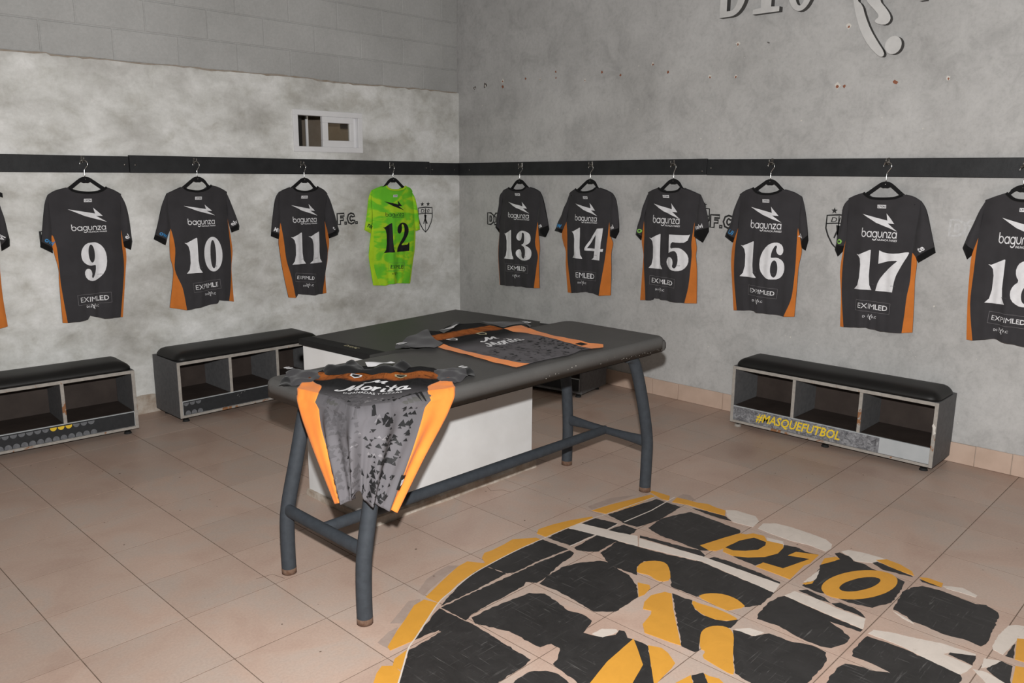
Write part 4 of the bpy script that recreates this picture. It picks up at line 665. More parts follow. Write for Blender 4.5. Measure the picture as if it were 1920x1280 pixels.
# ------------------------------------------------------------------ rails the shirts hang on
def make_board(side, s0, s1, z0, z1, hooks, screws, label, tilt=0.0):
    loc, rz = wall_root(side, s0, z0)
    t = thing('hanging_board', label, 'board', loc, rz, 'black hanging boards along the walls')
    L = s1-s0
    bm = box_bm(0, L, -.020, 0, 0, z1-z0, .002)
    for v in bm.verts: v.co.z += tilt*v.co.x
    bmobj('plank', bm, M['board'], t)
    for x in screws:
        bm = bmesh.new(); bmesh.ops.create_uvsphere(bm, u_segments=10, v_segments=6, radius=.006)
        for v in bm.verts: v.co = Vector((x-s0+v.co.x, -.0205+v.co.y*.4, (z1-z0)*.45+v.co.z))
        bmobj('screw', bm, M['dark_metal'], t, True)
    for x, zh in hooks:
        x -= s0; zz = zh-z0
        h = bmobj('coat_hook', box_bm(x-.006, x+.006, -.024, -.019, zz-.012, zz+.026, .001), M['dark_metal'], t)
        tube('hook_prong', spline([(x, -.022, zz+.012), (x, -.040, zz+.004), (x, -.052, zz-.002), (x, -.058, zz+.010), (x, -.056, zz+.022)], 4), .0032, M['dark_metal'], h, 8)
        tube('hook_peg', spline([(x, -.022, zz-.004), (x-.008, -.034, zz-.008), (x-.014, -.040, zz+.002)], 3), .0026, M['dark_metal'], h, 8)
HK = {k: j['hook'] for k, j in JERSEYS.items()}
def hk(*names): return [(HK[n][0], HK[n][1]) for n in names]
make_board('L', -.9, .899, 1.448, 1.540, hk('8', '9'), [.875], 'black wooden board at the left edge, holding the first two jerseys', -.002)
make_board('L', .903, 3.163, 1.4434, 1.5435, hk('10', '11', '12'), [.935, 3.13], 'long black wooden board under the small window', -.0035)
make_board('L', 3.166, XW-.022, 1.4345, 1.529, [], [3.19, 3.42], 'short black board filling the room corner on the window wall')
make_board('R', -YW+.001, 1.119, 1.433, 1.530, hk('13', '14', '15'), [-1.0, 1.09], 'black wooden board starting from the room corner on the right-hand wall', .0098)
make_board('R', 1.123, 4.2, 1.453, 1.548, hk('16', '17', '18'), [1.15], 'black wooden board above the lettered bench, running out of frame')

# ------------------------------------------------------------------ lettering shapes
def ell(cx, cy, rx, ry, n=26): return [(cx+rx*math.cos(2*math.pi*k/n), cy+ry*math.sin(2*math.pi*k/n)) for k in range(n)]
N9 = [(.45, 1.0), (.25, .985), (.1, .9), (.01, .75), (.02, .58), (.12, .46), (.3, .395), (.50, .41), (.54, .40), (.52, .26), (.45, .13), (.38, .06), (.33, .10), (.37, .20), (.30, .31), (.16, .33), (.08, .22), (.13, .06), (.3, -.01), (.5, .0), (.75, .10), (.93, .3), (1.0, .55), (.95, .78), (.8, .93), (.62, 1.0)]
DIG = {
 '1': ([[(0, .87), (.10, .86), (.55, 1.0), (.58, .99), (.58, .35), (.62, .12), (.74, .0), (.02, .0), (.16, .10), (.22, .30), (.22, .62), (.17, .77), (.09, .83)]], .47),
 '2': ([chaikin([(.05, .72), (.1, .88), (.3, .99), (.55, 1.0), (.82, .93), (.95, .78), (.93, .62), (.8, .48), (.6, .36), (.42, .27), (.36, .22), (.6, .22), (.86, .22), (.93, .30), (.99, .30), (.97, .0), (.97, .0), (.02, .0), (.02, .0), (.05, .14), (.2, .26), (.4, .42), (.55, .58), (.6, .75), (.55, .9), (.45, .95), (.38, .92), (.42, .82), (.38, .68), (.25, .62), (.12, .64)])], .62),
 '3': ([chaikin([(.08, .78), (.15, .92), (.35, 1), (.6, 1), (.85, .93), (.95, .8), (.92, .64), (.75, .54), (.62, .52), (.85, .46), (1, .33), (.98, .15), (.82, .03), (.55, -.01), (.25, .01), (.08, .12), (.05, .26), (.15, .36), (.3, .36), (.4, .26), (.38, .14), (.48, .05), (.58, .08), (.64, .22), (.62, .4), (.5, .49), (.4, .5), (.4, .54), (.52, .56), (.58, .68), (.57, .88), (.5, .95), (.42, .92), (.43, .84), (.38, .7), (.25, .65), (.13, .68)])], .66),
 '4': ([[(.70, 1.0), (1.0, 1.02), (.93, .36), (1.06, .37), (1.04, .28), (.92, .28), (.90, 0), (.38, 0), (.52, .07), (.57, .28), (0, .28), (0, .35)], [(.15, .36), (.59, .36), (.64, .80)]], .72),
 '5': ([chaikin([(.15, 1), (.15, 1), (.9, 1), (.98, 1.03), (.98, 1.03), (.88, .80), (.5, .78), (.25, .8), (.22, .6), (.4, .64), (.65, .64), (.9, .52), (1.0, .32), (.93, .12), (.7, .0), (.4, -.02), (.15, .05), (.03, .18), (.06, .32), (.2, .38), (.33, .33), (.37, .2), (.33, .1), (.42, .05), (.52, .09), (.58, .25), (.55, .45), (.45, .55), (.3, .54), (.15, .48), (.15, .48)])], .66),
 '7': ([chaikin([(.02, 1.0), (.02, 1.0), (.2, .94), (.6, .94), (.97, 1.0), (1.0, .96), (.78, .6), (.64, .35), (.60, 0), (.60, 0), (0, 0), (0, 0), (.08, .25), (.3, .5), (.6, .72), (.70, .78), (.4, .76), (.15, .70), (.03, .67), (.03, .67)])], .72),
 '8': ([chaikin([(.5, 1.02), (.78, .97), (.9, .83), (.88, .66), (.75, .54), (.93, .44), (1.0, .28), (.93, .1), (.72, 0), (.5, -.02), (.28, 0), (.07, .1), (0, .28), (.07, .44), (.25, .54), (.12, .66), (.1, .83), (.22, .97)]), ell(.5, .77, .12, .17), ell(.5, .25, .13, .19)], .64),
 '9': ([chaikin(N9), ell(.41, .71, .13, .235)], .62),
 '0': ([ell(.5, .5, .5, .5, 34), ell(.5, .5, .15, .41)], .60)}
DIG['6'] = ([[(1-x, 1-y) for x, y in L] for L in DIG['9'][0]], .62)
_dc = {}
def digit(d):
    if d not in _dc:
        V, F = fill(DIG[d][0]); a = min(v[0] for v in V); b = max(v[0] for v in V)
        _dc[d] = ([((x-a)/(b-a), y) for x, y in V], F)
    return _dc[d]
def number2d(s, x0, x1, z0, z1):
    adv = [DIG[c][1] for c in s]; sp = .10 if len(s) > 1 else 0
    tot = sum(adv)+sp*(len(s)-1); k = (x1-x0)/tot; x = x0; P = []
    for c, a in zip(s, adv):
        P.append(fit(digit(c), x, x+a*k, z0, z1)); x += (a+sp)*k
    return merge(P)
def bagunza():
    P = []; x = 0; w = .17
    def ring(cx): return ribbon([(cx+.5*math.cos(2*math.pi*k/24)*.88, .5+.5*math.sin(2*math.pi*k/24)*.88) for k in range(24)], w, True)
    for ch in 'bagunza':
        if ch in 'bag':
            P.append(ring(x+.5))
            if ch == 'b': P.append(ribbon([(x+.08, .45), (x+.08, 1.5)], w))
            if ch == 'a': P.append(ribbon([(x+.94, 0), (x+.94, 1)], w))
            if ch == 'g': P.append(ribbon([(x+.94, 1), (x+.94, .0)]+arcp(x+.5, -.02, .44, .42, 0, -150, 10), w))
            x += 1.16
        elif ch == 'u': P.append(ribbon([(x+.08, 1), (x+.08, .45)]+arcp(x+.46, .45, .38, .38, 180, 360, 10)+[(x+.84, 1)], w)); x += 1.06
        elif ch == 'n': P.append(ribbon([(x+.08, 0), (x+.08, .55)]+arcp(x+.46, .55, .38, .38, 180, 0, 10)+[(x+.84, 0)], w)); x += 1.04
        elif ch == 'z': P.append(ribbon([(x, .92), (x+.72, .92)], w)); P.append(ribbon([(x+.66, .95), (x+.06, .05)], w)); P.append(ribbon([(x, .08), (x+.74, .08)], w)); x += .86
    V, F = merge(P)
    return [((a)/x, (b+.5)/2.0) for a, b in V], F
BAG = bagunza()
BOLT = fill([[(0, .93), (.70, .60), (.66, 1.0), (.90, .42), (.715, .44), (1.0, 0), (.40, .46)]])
def script_word(word):
    """heavy slanted script lettering built from pen strokes"""
    P = []; x = 0
    S = {'M': ([[(-.25, .25), (-.32, .05), (-.12, -.03), (.12, .25), (.30, .95), (.36, 1.05)], [(.36, 1.05), (.40, .4), (.46, .12)], [(.46, .12), (.72, .7), (.88, 1.05)], [(.88, 1.05), (.86, .4), (.90, .08), (1.08, .10)]], 1.12),
         'o': ([arcp(.28, .32, .22, .30, 60, 420, 16)], .56), 'r': ([[(.02, .52), (.12, .62), (.14, .3), (.14, 0)], [(.15, .38), (.26, .58), (.38, .62)]], .52),
         'i': ([[(.08, .58), (.08, .2), (.14, .02), (.28, .10)], [(.09, .86), (.10, .98)]], .36), 't': ([[(.12, 1.1), (.10, .3), (.15, .02), (.32, .10)], [(-.08, .66), (.34, .68)]], .42),
         'a': ([arcp(.26, .30, .20, .28, 40, 400, 16), [(.48, .6), (.46, .2), (.54, .03), (.78, .14)]], .62)}
    for ch in word:
        st, adv = S[ch]
        for q in st:
            pts = [tuple(v)[:2] for v in spline([(a, b, 0) for a, b in q], 4)] if len(q) < 9 else q
            pts = [(x+a+.28*b, b) for a, b in pts]; n = len(pts)
            P.append(ribbon(pts, [.145+.05*math.sin(math.pi*i/(n-1)) for i in range(n)]))
        x += adv
    V, F = merge(P); x0 = min(v[0] for v in V); x1 = max(v[0] for v in V); y0 = min(v[1] for v in V); y1 = max(v[1] for v in V)
    return [((a-x0)/(x1-x0), (b-y0)/(y1-y0)) for a, b in V], F

# ------------------------------------------------------------------ jerseys on hangers
def interp(tab, z):
    for a, b in zip(tab[:-1], tab[1:]):
        if a[1] >= z >= b[1]: return a[0]+(b[0]-a[0])*((a[1]-z)/max(1e-6, a[1]-b[1]))
    return tab[0][0] if z > tab[0][1] else tab[-1][0]
def mono(tab):
    o = [tab[0]]
    for q in tab[1:]:
        if q[1] < o[-1][1]-1e-4: o.append(q)
    return o
def polydist(L, x, y):
    d = 9
    for i in range(len(L)):
        ax, ay = L[i]; bx, by = L[(i+1) % len(L)]; dx, dy = bx-ax, by-ay
        t = max(0, min(1, ((x-ax)*dx+(y-ay)*dy)/(dx*dx+dy*dy+1e-12)))
        d = min(d, math.hypot(x-ax-dx*t, y-ay-dy*t))
    return d
WORDS = {'8': 'eight', '9': 'nine', '10': 'ten', '11': 'eleven', '12': 'twelve', '13': 'thirteen', '14': 'fourteen', '15': 'fifteen', '16': 'sixteen', '17': 'seventeen', '18': 'eighteen'}
WHERE = {'9': 'leftmost whole shirt on the window wall', '10': 'left of the small window', '11': 'below the small window',
         '13': 'nearest the room corner', '14': 'second from the corner', '15': 'third from the corner', '16': 'above the lettered bench', '17': 'over the lettered bench cushion', '18': 'cut off by the right edge'}
def make_jersey(num, j):
    rg = random.Random(int(num)*7+1)
    keeper = num == '12'
    loc, rz = wall_root(j['side'], j['hook'][0], j['hook'][1])
    if num == '8': lab = 'charcoal and orange jersey cut off by the left edge of the photo'
    elif keeper: lab = 'lime green goalkeeper jersey with black number twelve on a hanger'
    else: lab = 'charcoal and orange jersey with white number %s, %s' % (WORDS[num], WHERE[num])
    root = thing('football_jersey', lab, 'jersey', loc, rz, None if keeper else 'hanging team jerseys')
    cloth = M['lime_fabric' if keeper else 'grey_fabric']; side = M['yellow_lime' if keeper else 'orange_fabric']
    dark = M['yellow_lime' if keeper else 'black_fabric']; ink = M['black_print' if keeper else 'white_print']
    P = lambda n: [tuple(q) for q in j[n]]
    neck, shL, shR = P('neck'), P('shL'), P('shR'); left, right, bl, br, hem = P('left'), P('right'), P('bl'), P('br'), P('hem')
    aL, aR = tuple(j['aL']), tuple(j['aR'])
    tabL = mono([shL[1], aL]+left[1:]); tabR = mono([shR[1], aR]+right[1:])
    ztop = max(neck[0][1], neck[-1][1]); zbot = min(left[-1][1], right[-1][1]); ln = ztop-zbot
    ph = [rg.uniform(0, 6.28) for _ in range(4)]; uc = j['crease'][0]
    def D(u, z):
        a, b = interp(tabL, z), interp(tabR, z); s = max(0, min(1, (u-a)/max(.01, b-a))); t = max(0, min(1, (ztop-z)/ln))
        w = max(0, 1-abs(2*s-1)**2.6)
        d = .024+.032*w*(.75+.25*math.sin(math.pi*min(1, t*1.2)))
        am = (.0012+.0075*t)*w
        d += am*(math.sin(12.5*s+ph[0]+1.5*t)+.55*math.sin(26*s+ph[1]-2*t)+.35*math.sin(47*s+ph[2]))
        g = math.exp(-((u-uc)/.010)**2); d -= .013*t*t*g; d += .008*t*t*math.exp(-((u-uc-.030)/.018)**2)
        # slack diagonal drag lines from the shoulders
        d += .022*math.exp(-(t/.07)**2)
        d += .0022*math.sin(55*(u*.6+z))*math.exp(-((t-.12)/.12)**2)*w
        return max(.021, d)
    def surf(off): return lambda u, z: (u, -(D(u, z)+off), z)
    def panel(name, loop, m, f, grid=.013, label=None):
        V2, F2 = fill([loop], grid); return mesh(name, [f(x, y) for x, y in V2], F2, m, root, True, label)
    # smooth the long edges a little
    def sm(pts, k=4): return [tuple(v)[:2] for v in spline([(a, b, 0) for a, b in pts], k)]
    Lo, Ro, Bl, Br = sm(left), sm(right), sm(bl), sm(br); nk = sm(neck)
    shl = sm([shL[1], shL[0], neck[0]]); shr = sm([neck[-1], shR[0], shR[1]])
    center = shl[:-1]+nk[:-1]+shr+[aR]+Br[1:]+hem[::-1]+Bl[::-1][:-1]+[aL]
    panel('back_panel', center, cloth, surf(0))
    panel('side_panel', Lo+[Bl[-1]]+Bl[::-1][1:-1], side, surf(.0006), label='lime yellow side panel' if keeper else 'orange side panel')
    panel('side_panel', Ro+[Br[-1]]+Br[::-1][1:-1], side, surf(.0006), label='lime yellow side panel' if keeper else 'orange side panel')
    whole = shl[:-1]+nk[:-1]+shr+[aR]+Ro[1:]+hem[::-1]+Lo[::-1][:-1]+[aL]
    V2, F2 = fill([whole], .04); mesh('front_panel', [(x, -.0195, y) for x, y in V2], F2, cloth, root, True)
    # sleeves with cuffs
    for sh, sl, sli, a, txt in ((shL, P('slL'), P('slLi'), aL, j['tl']), (shR, P('slR'), P('slRi'), aR, j['tr'])):
        outer = sm([sh[1], sh[2]]+sl); inner = sli+[a]
        L = outer+inner
        def dS(x, y, L=L): return .024+.030*(1-math.exp(-polydist(L, x, y)/.022))+.003*math.sin(60*x+35*y+ph[3])
        # cuff band: strip along the open end of the sleeve
        k = (.030 if not keeper else .018)
        def back(p, q, k):
            d = math.hypot(q[0]-p[0], q[1]-p[1]); t = min(.8, k/max(d, 1e-4)); return (p[0]+(q[0]-p[0])*t, p[1]+(q[1]-p[1])*t)
        c0 = back(outer[-1], outer[-3] if len(outer) > 3 else outer[0], k); c1 = back(inner[-2] if len(inner) > 1 else inner[0], a, k)
        up = [q for q in outer if q[1] > c0[1]+.002]+[c0, c1, a]
        V2, F2 = fill([up], .013); sv = mesh('sleeve', [(x, -(dS(x, y)+.001), y) for x, y in V2], F2, cloth, root, True)
        cu = [c0, outer[-1]]+inner[:-1]+[c1]
        V2, F2 = fill([cu], .013); mesh('cuff', [(x, -(dS(x, y)+.0016), y) for x, y in V2], F2, dark, sv, True)
        V2, F2 = fill([L], .05); mesh('sleeve_lining', [(x, -.019, y) for x, y in V2], F2, dark, sv, True)
        if txt:
            mx = (c0[0]+c1[0])/2; my = (c0[1]+c1[1])/2; tilt = math.atan2(c1[1]-c0[1], c1[0]-c0[0]) if sl is not None and sh is shL else math.atan2(c0[1]-c1[1], c0[0]-c1[0])
            wdt = math.hypot(c1[0]-c0[0], c1[1]-c0[1])*.86; up_ = .021
            mx += -math.sin(tilt)*up_; my += math.cos(tilt)*up_
            hgt = .027; wdt = min(wdt*.95, hgt*text2d(txt, .025)[2]*.95)
            vf = fit(text2d(txt, .025), mx-wdt/2, mx+wdt/2, my-hgt/2, my+hgt/2, tilt)
            mm = ink
            if sh is shL and not keeper and txt not in ('MIVI', ''): mm = M['green_print'] if txt == 'o' else M['blue_print']
            decal('sleeve_print', vf, lambda x, y, dS=dS: (x, -(dS(x, y)+.0030), y), mm, sv)
    # neck rib
    V = []; F = []
    n = len(nk)
    for i, (x, y) in enumerate(nk):
        a = nk[max(i-1, 0)]; b = nk[min(i+1, n-1)]; tx, ty = b[0]-a[0], b[1]-a[1]; l = math.hypot(tx, ty); nx, ny = -ty/l, tx/l
        d = D(x, y)
        for (w, dd) in ((-.0085, .0012), (-.004, .0045), (.002, .0045), (.0055, .001), (.004, -.006), (-.006, -.004)):
            V.append((x+nx*w, -(d+dd), y+ny*w))
    for i in range(n-1):
        for k in range(6): F.append((i*6+k, i*6+(k+1) % 6, i*6+6+(k+1) % 6, i*6+6+k))
    mesh('collar', V, F, dark, root, True)
    # prints
    x0, x1, z1, z0 = j['num']
    nd_ = decal('number', number2d(num, x0, x1, z0, z1), surf(.0022), ink, root, label=('black' if keeper else 'white')+' printed number '+num)
    for k in range(len(num)):
        cx = x0+(x1-x0)*(.36 if len(num) > 1 and k == 0 else .78 if len(num) > 1 else .68)
        decal('number_tag', fit(text2d('LYON', .01), cx-.012, cx+.012, z0+.030, z0+.036), surf(.0028), M['mid_print'], nd_, None)
    x0, x1, z1, z0 = j['bolt']; bo = decal('bolt_emblem', fit(BOLT, x0, x1, z0, z1), surf(.0022), ink, root)
    x0, x1, z1, z0 = j['bag']
    decal('brand_word', fit(BAG, x0, x1, z0, z1), surf(.0022), ink, root)
    h = z1-z0
    decal('motto', fit(text2d('NUNCA PARES', .015), x0+(x1-x0)*.46, x1, z0-h*.02, z0+h*.15, 0, .2), surf(.0022), ink, root)
    x0, x1, zc = j['lab']
    lb = decal('neck_label', ([(x0, zc-.009), (x1, zc-.009), (x1, zc+.009), (x0, zc+.009)], [(0, 1, 2, 3)]), surf(.0020), M['white_print'], root)
    decal('label_word', fit(text2d('LYON', .03), x0+.004, x1-.004, zc-.0055, zc+.0055), surf(.0034), M['black_print'], lb)
    x0, x1, z1, z0, word, tilt = j['spon']; tr = math.radians(tilt); cx, cy = (x0+x1)/2, (z0+z1)/2; hh = min(z1-z0, .07)/2; hw = (x1-x0)/2
    hh = .029
    def rot(q): return (cx+q[0]*math.cos(tr)-q[1]*math.sin(tr), cy+q[0]*math.sin(tr)+q[1]*math.cos(tr))
    fr = []
    for q in ([(-hw, -hh), (hw, -hh)], [(hw, -hh), (hw, hh)], [(hw, hh), (-hw, hh)], [(-hw, hh), (-hw, -hh)]):
        fr.append(ribbon([rot(v) for v in q], .0016))
    sp = decal('sponsor_frame', merge(fr), surf(.0022), M['light_print' if not keeper else 'mid_print'], root, .012)
    i = max(word.find('L'), 2); a, b = word[:i], word[i:]
    wa = text2d(a, 0)[2]*.98; wb = text2d(b, .012)[2]; tot = wa+wb+.12; k = (2*hw*.84)/tot; hx = min(k, hh*1.25)/2
    xa = -hw*.84; pa = fit(text2d(a, -.004), xa, xa+wa*k, -hx, hx); pb = fit(text2d(b, .014), xa+(wa+.12)*k, hw*.84, -hx, hx)
    V, F = merge([pa, pb]); decal('sponsor_word', ([rot(v) for v in V], F), surf(.0024), ink, sp)
    fx, fz = j['fc']
    decal('club_mark', merge([fit(text2d('D10', .01), fx-.034, fx-.008, fz-.006, fz+.006), fit(text2d('F.C', .01), fx+.012, fx+.034, fz-.006, fz+.006),
          ribbon([(fx-.010, fz+.014), (fx, fz+.002), (fx+.006, fz-.016)], .004), ribbon([(fx+.012, fz+.014), (fx+.003, fz+.001), (fx-.002, fz-.010)], .003)]), surf(.0024), ink, root)
    # hanger, a thing of its own
    hl = 'black velvet hanger carrying the ' + ('lime green jersey' if keeper else 'jersey cut off at the left edge' if num == '8' else 'jersey with number ' + WORDS[num])
    hr = thing('clothes_hanger', hl, 'hanger', loc, rz, 'black velvet hangers')
    sx, sz = j['stem']; hd = .036
    nl, nr = neck[0], neck[-1]
    cxh = sx; apex = sz+.002; ra = []
    def arm(off):
        return sm([(nl[0]-.055, nl[1]-.030+off), (nl[0], nl[1]-.002+off), (cxh-.046, apex-.021+off), (cxh-.022, apex-.005+off*.9), (cxh, apex+off*.8), (cxh+.022, apex-.005+off*.9), (cxh+.046, apex-.021+off), (nr[0], nr[1]-.002+off), (nr[0]+.055, nr[1]-.030+off)], 5)
    top_ = arm(0); low = arm(-.023)
    low = [(x, y-.015*math.exp(-((x-cxh)/.020)**4)) for x, y in low]
    prism('hanger_body', [top_[::-1]+low], WALL3, hd-.005, hd+.004, M['hanger'], hr)
    bm = bmesh.new(); bmesh.ops.create_uvsphere(bm, u_segments=8, v_segments=6, radius=.0028)
    for v in bm.verts: v.co += Vector((cxh, -(hd+.004), apex-.014))
    bmobj('rivet', bm, M['chrome'], hr, True)
    r = max(.012, min(.020, -sz*.26))
    yy = -hd
    pts = [(sx, yy, sz), (sx, yy, sz*.62-.0), (sx+.003, yy, sz*.5)]+[(x, yy, y) for x, y in arcp(sx*.35+.002, -r*.85, r, r, -35, 185, 12)]
    tube('hanger_hook', spline(pts, 3), .0025, M['chrome'], hr, 8)
    return root
for k in ('8', '9', '10', '11', '12', '13', '14', '15', '16', '17', '18'):
    make_jersey(k, JERSEYS[k])

# ------------------------------------------------------------------ cubby benches
def make_bench(label, loc, rotz, L, Dp, n, style):
    t = thing('cubby_bench', label, 'bench', (loc[0], loc[1], 0), rotz, 'grey cubby benches with black cushions')
    f, H, th = .032, .368, .018
    kz = .125; eb_ = 'bench_panel' if style == 'plain' else 'bench_edge'
    def pan(name, x0, x1, y0, y1, z0, z1, m='bench_panel', par=None): return box(name, x0, x1, y0, y1, z0, z1, M[m], par or t, .0012)
    for x in (0, L-th):
        s = pan('side_panel', x, x+th, .003, Dp, f, H); pan('edge_band', x, x+th, 0, .003, f, H, eb_, s)
    s = pan('top_panel', th, L-th, .003, Dp, H-th, H); pan('edge_band', th, L-th, 0, .003, H-th, H, eb_, s)
    pan('bottom_panel', th, L-th, .012, Dp-.006, kz-.004, kz+.008, 'bench_back')
    pan('back_panel', th, L-th, Dp-.006, Dp, f, H-th, 'bench_back')
    for i in range(1, n):
        x = th+(L-2*th-th*(n-1))*i/n+th*(i-1)
        s = pan('divider', x, x+th, .003, Dp-.006, kz+.008, H-th); pan('edge_band', x, x+th, 0, .003, kz+.008, H-th, eb_, s)
    k = pan('kickboard', th, L-th, .001, .012, f+.016, kz+.008, 'plain_grey')
    pan('base_rail', th, L-th, 0, .018, f, f+.014, eb_, k)
    zb, zt = f+.018, kz+.004
    if style == 'lettered':
        pan('metal_sticker', th+.002, L*.765, -.0008, .001, zb, zt, 'marbled', k)
        V, F = fit(text2d('#MASQUEFUTBOL', .02), L*.15, L*.585, zb+.008, zt-.010, 0, .22)
        mesh('slogan', [(x, -.0014, y) for x, y in V], F, M['sticker_yellow'], k, label='yellow flaking hashtag lettering')
        V2 = [(L-th-.002, .25), (L-.016, .262), (L-.002, .245), (L-.006, .225), (L+.001, .215), (L-.010, .205), (L-.012, .228)]
        prism('torn_paper', [V2], lambda x, y, d: (x, -d, y), 0, .0015, M['chip_white'], t)
    else:
        pan('black_sticker', th+.002, L-th-.004, -.0008, .001, zb, zt, 'sticker_black', k)
        r = .0165; P = []; Q = []
        x = th+.02; i = 0
        while x < L*(.80 if style == 'dots' else .14):
            top = [(x+r*math.cos(math.radians(a)), zt-.006+1.15*r*math.sin(math.radians(a))) for a in range(180, 361, 15)]
            (Q if (style == 'dots' and .595*L < x < .70*L) else P).append(fill([top]))
            low = [(x+.008+r*math.cos(math.radians(a)), zb+.006+1.15*r*math.sin(math.radians(a))) for a in range(-20, 201, 15)]
            P.append(fill([low])); x += r*2.25
        for V, F in P: mesh('grey_dot', [(x, -.0014, y) for x, y in V], F, M['dot_grey'], k)
        if Q:
            for V, F in Q: mesh('yellow_dot', [(x, -.0016, y) for x, y in V], F, M['dot_yellow'], k)
    for x in (.05, L-.05) if style != 'lettered' else (.03, L*.5, L-.05):
        for y in (.045, Dp-.05):
            ft = 'bench_edge' if style == 'lettered' and x < .04 else 'black_rubber'
            bm = bmesh.new(); bmesh.ops.create_cone(bm, cap_ends=True, segments=14, radius1=.021, radius2=.017, depth=.012); bmesh.ops.translate(bm, verts=bm.verts[:], vec=(x, y, .006))
            o = bmobj('foot', bm, M[ft], t, False)
            tube('foot_screw', [(x, y, .010), (x, y, f+.002)], .008, M['dark_metal'], o, 8)
    # padded cushion
    nx, ny = 40, 14; z0, z1 = H+.001, H+.052; V = []; F = []
    x0, x1, y0, y1 = .006, L-.006, .004, Dp-.012
    def rr(u, v):                              # rounded-corner footprint
        cx, cy = (x0+x1)/2, (y0+y1)/2; hx, hy = (x1-x0)/2, (y1-y0)/2; px, py = u*hx, v*hy; rc = .05
        ox, oy = abs(px)-(hx-rc), abs(py)-(hy-rc)
        if ox > 0 and oy > 0:
            l = max(ox, oy)/math.hypot(ox, oy); px = math.copysign(hx-rc+ox*l, px); py = math.copysign(hy-rc+oy*l, py)
        return cx+px, cy+py
    for lv in (0, 1):
        for a in range(nx+1):
            for b in range(ny+1):
                u, v = 2*a/nx-1, 2*b/ny-1
                u = math.copysign(1-(1-abs(u))**1.6, u); v = math.copysign(1-(1-abs(v))**1.4, v)
                x, y = rr(u, v); e = min((1-abs(u))*(x1-x0)/2, (1-abs(v))*(y1-y0)/2)
                V.append((x, y, z0 if lv == 0 else z0+.012+(z1-z0-.012)*(1-math.exp(-e/.022))))
    N = (nx+1)*(ny+1); ix = lambda lv, a, b: lv*N+a*(ny+1)+b
    for a in range(nx):
        for b in range(ny):
            F.append((ix(1, a, b), ix(1, a+1, b), ix(1, a+1, b+1), ix(1, a, b+1))); F.append((ix(0, a, b), ix(0, a, b+1), ix(0, a+1, b+1), ix(0, a+1, b)))
    for a in range(nx):
        F.append((ix(0, a, 0), ix(0, a+1, 0), ix(1, a+1, 0), ix(1, a, 0))); F.append((ix(0, a+1, ny), ix(0, a, ny), ix(1, a, ny), ix(1, a+1, ny)))
    for b in range(ny):
        F.append((ix(0, 0, b+1), ix(0, 0, b), ix(1, 0, b), ix(1, 0, b+1))); F.append((ix(0, nx, b), ix(0, nx, b+1), ix(1, nx, b+1), ix(1, nx, b)))
    mesh('cushion', V, F, M['cushion'], t, True, 'black leatherette cushion')
    return t
LA = 1.10; angA = math.radians(-3.6)
frA = Vector((2.105*T, 2.34*T)); 
make_bench('grey cubby bench with yellow dots, cut off at the left edge', (frA.x-LA*math.cos(angA), frA.y-LA*math.sin(angA)), angA, LA, .29, 3, 'dots')
make_bench('grey cubby bench with black kickboard, half hidden behind the white plinth', (2.83*T, 2.335*T), 0.0, .975, .335, 3, 'few')
make_bench('cubby bench in the room corner, mostly hidden behind the tables', (2.80, .765), math.radians(-80.1), 1.327, .345, 3, 'plain')
make_bench('grey cubby bench with yellow hashtag lettering below the right-hand jerseys', (9.70*T, -4.63*T), -math.pi/2, 3.39*T, .283, 3, 'lettered')

# ------------------------------------------------------------------ white masonry plinth with dark top
pl = thing('masonry_plinth', 'white painted masonry plinth with dark vinyl top behind the padded table', 'plinth', (2.67*T, -3.53*T, 0))
pw, pd = 3.0*T, 1.48*T
box('plinth_body', 0, pw, 0, pd, .02, 2.149*T, M['white_paint'], pl, .004)
V = []; F = []
ns = 60
for i in range(ns+1):
    x = -.012+(pw+.024)*i/ns; w = .020+.004*math.sin(i*.31)+rnd.uniform(-.0012, .0012); h = .040+.006*math.sin(i*.23+1)+rnd.uniform(-.0015, .0015)
    V += [(x, -w, 0), (x, -w+.003, h*.8), (x, -.006, h), (x, .02, h)]
for i in range(ns):
    for k in range(3): F.append((i*4+k, i*4+4+k, i*4+5+k, i*4+1+k))
F += [(3, 2, 1, 0), tuple(ns*4+k for k in range(4))]
mesh('base_course', V, F, M['cement'], pl)
box('base_course', -.014, .004, -.01, pd, 0, .028, M['cement'], pl)
# weathered marks on the front of the plinth
P = []
for k in range(46):
    P.append(fill([blob(rnd.gauss(.70*pw, .035), rnd.gauss(.475, .022), rnd.uniform(.001, .0045), 6)]))
for k in range(14):
    P.append(fill([blob(rnd.gauss(.555*pw, .008), rnd.gauss(.495, .018), rnd.uniform(.001, .004), 6)]))
V, F = merge(P); mesh('scuff_marks', [(x, -.0008, y) for x, y in V], F, M['chip_dark'], pl)
ptop = [((a-2.67)*T, (b+3.53)*T) for a, b in ((2.61, -2.06), (5.74, -1.73), (5.93, -3.42), (2.70, -3.52))]
prism('top_slab', [ptop], FLAT3, 2.150*T, 2.226*T, M['plinth_vinyl'], pl)
def lerp2(a, b, t): return (a[0]+(b[0]-a[0])*t, a[1]+(b[1]-a[1])*t)
st = [lerp2(ptop[0], ptop[1], .0), lerp2(ptop[0], ptop[1], .065), lerp2(ptop[3], ptop[2], .075), lerp2(ptop[3], ptop[2], .0)]
es = prism('edge_strip', [st], FLAT3, 2.2259*T, 2.2259*T+.0012, M['edge_strip'], pl, 'scuffed black strip')
e0 = [(x-.001, y) for x, y in (ptop[0], ptop[3])]
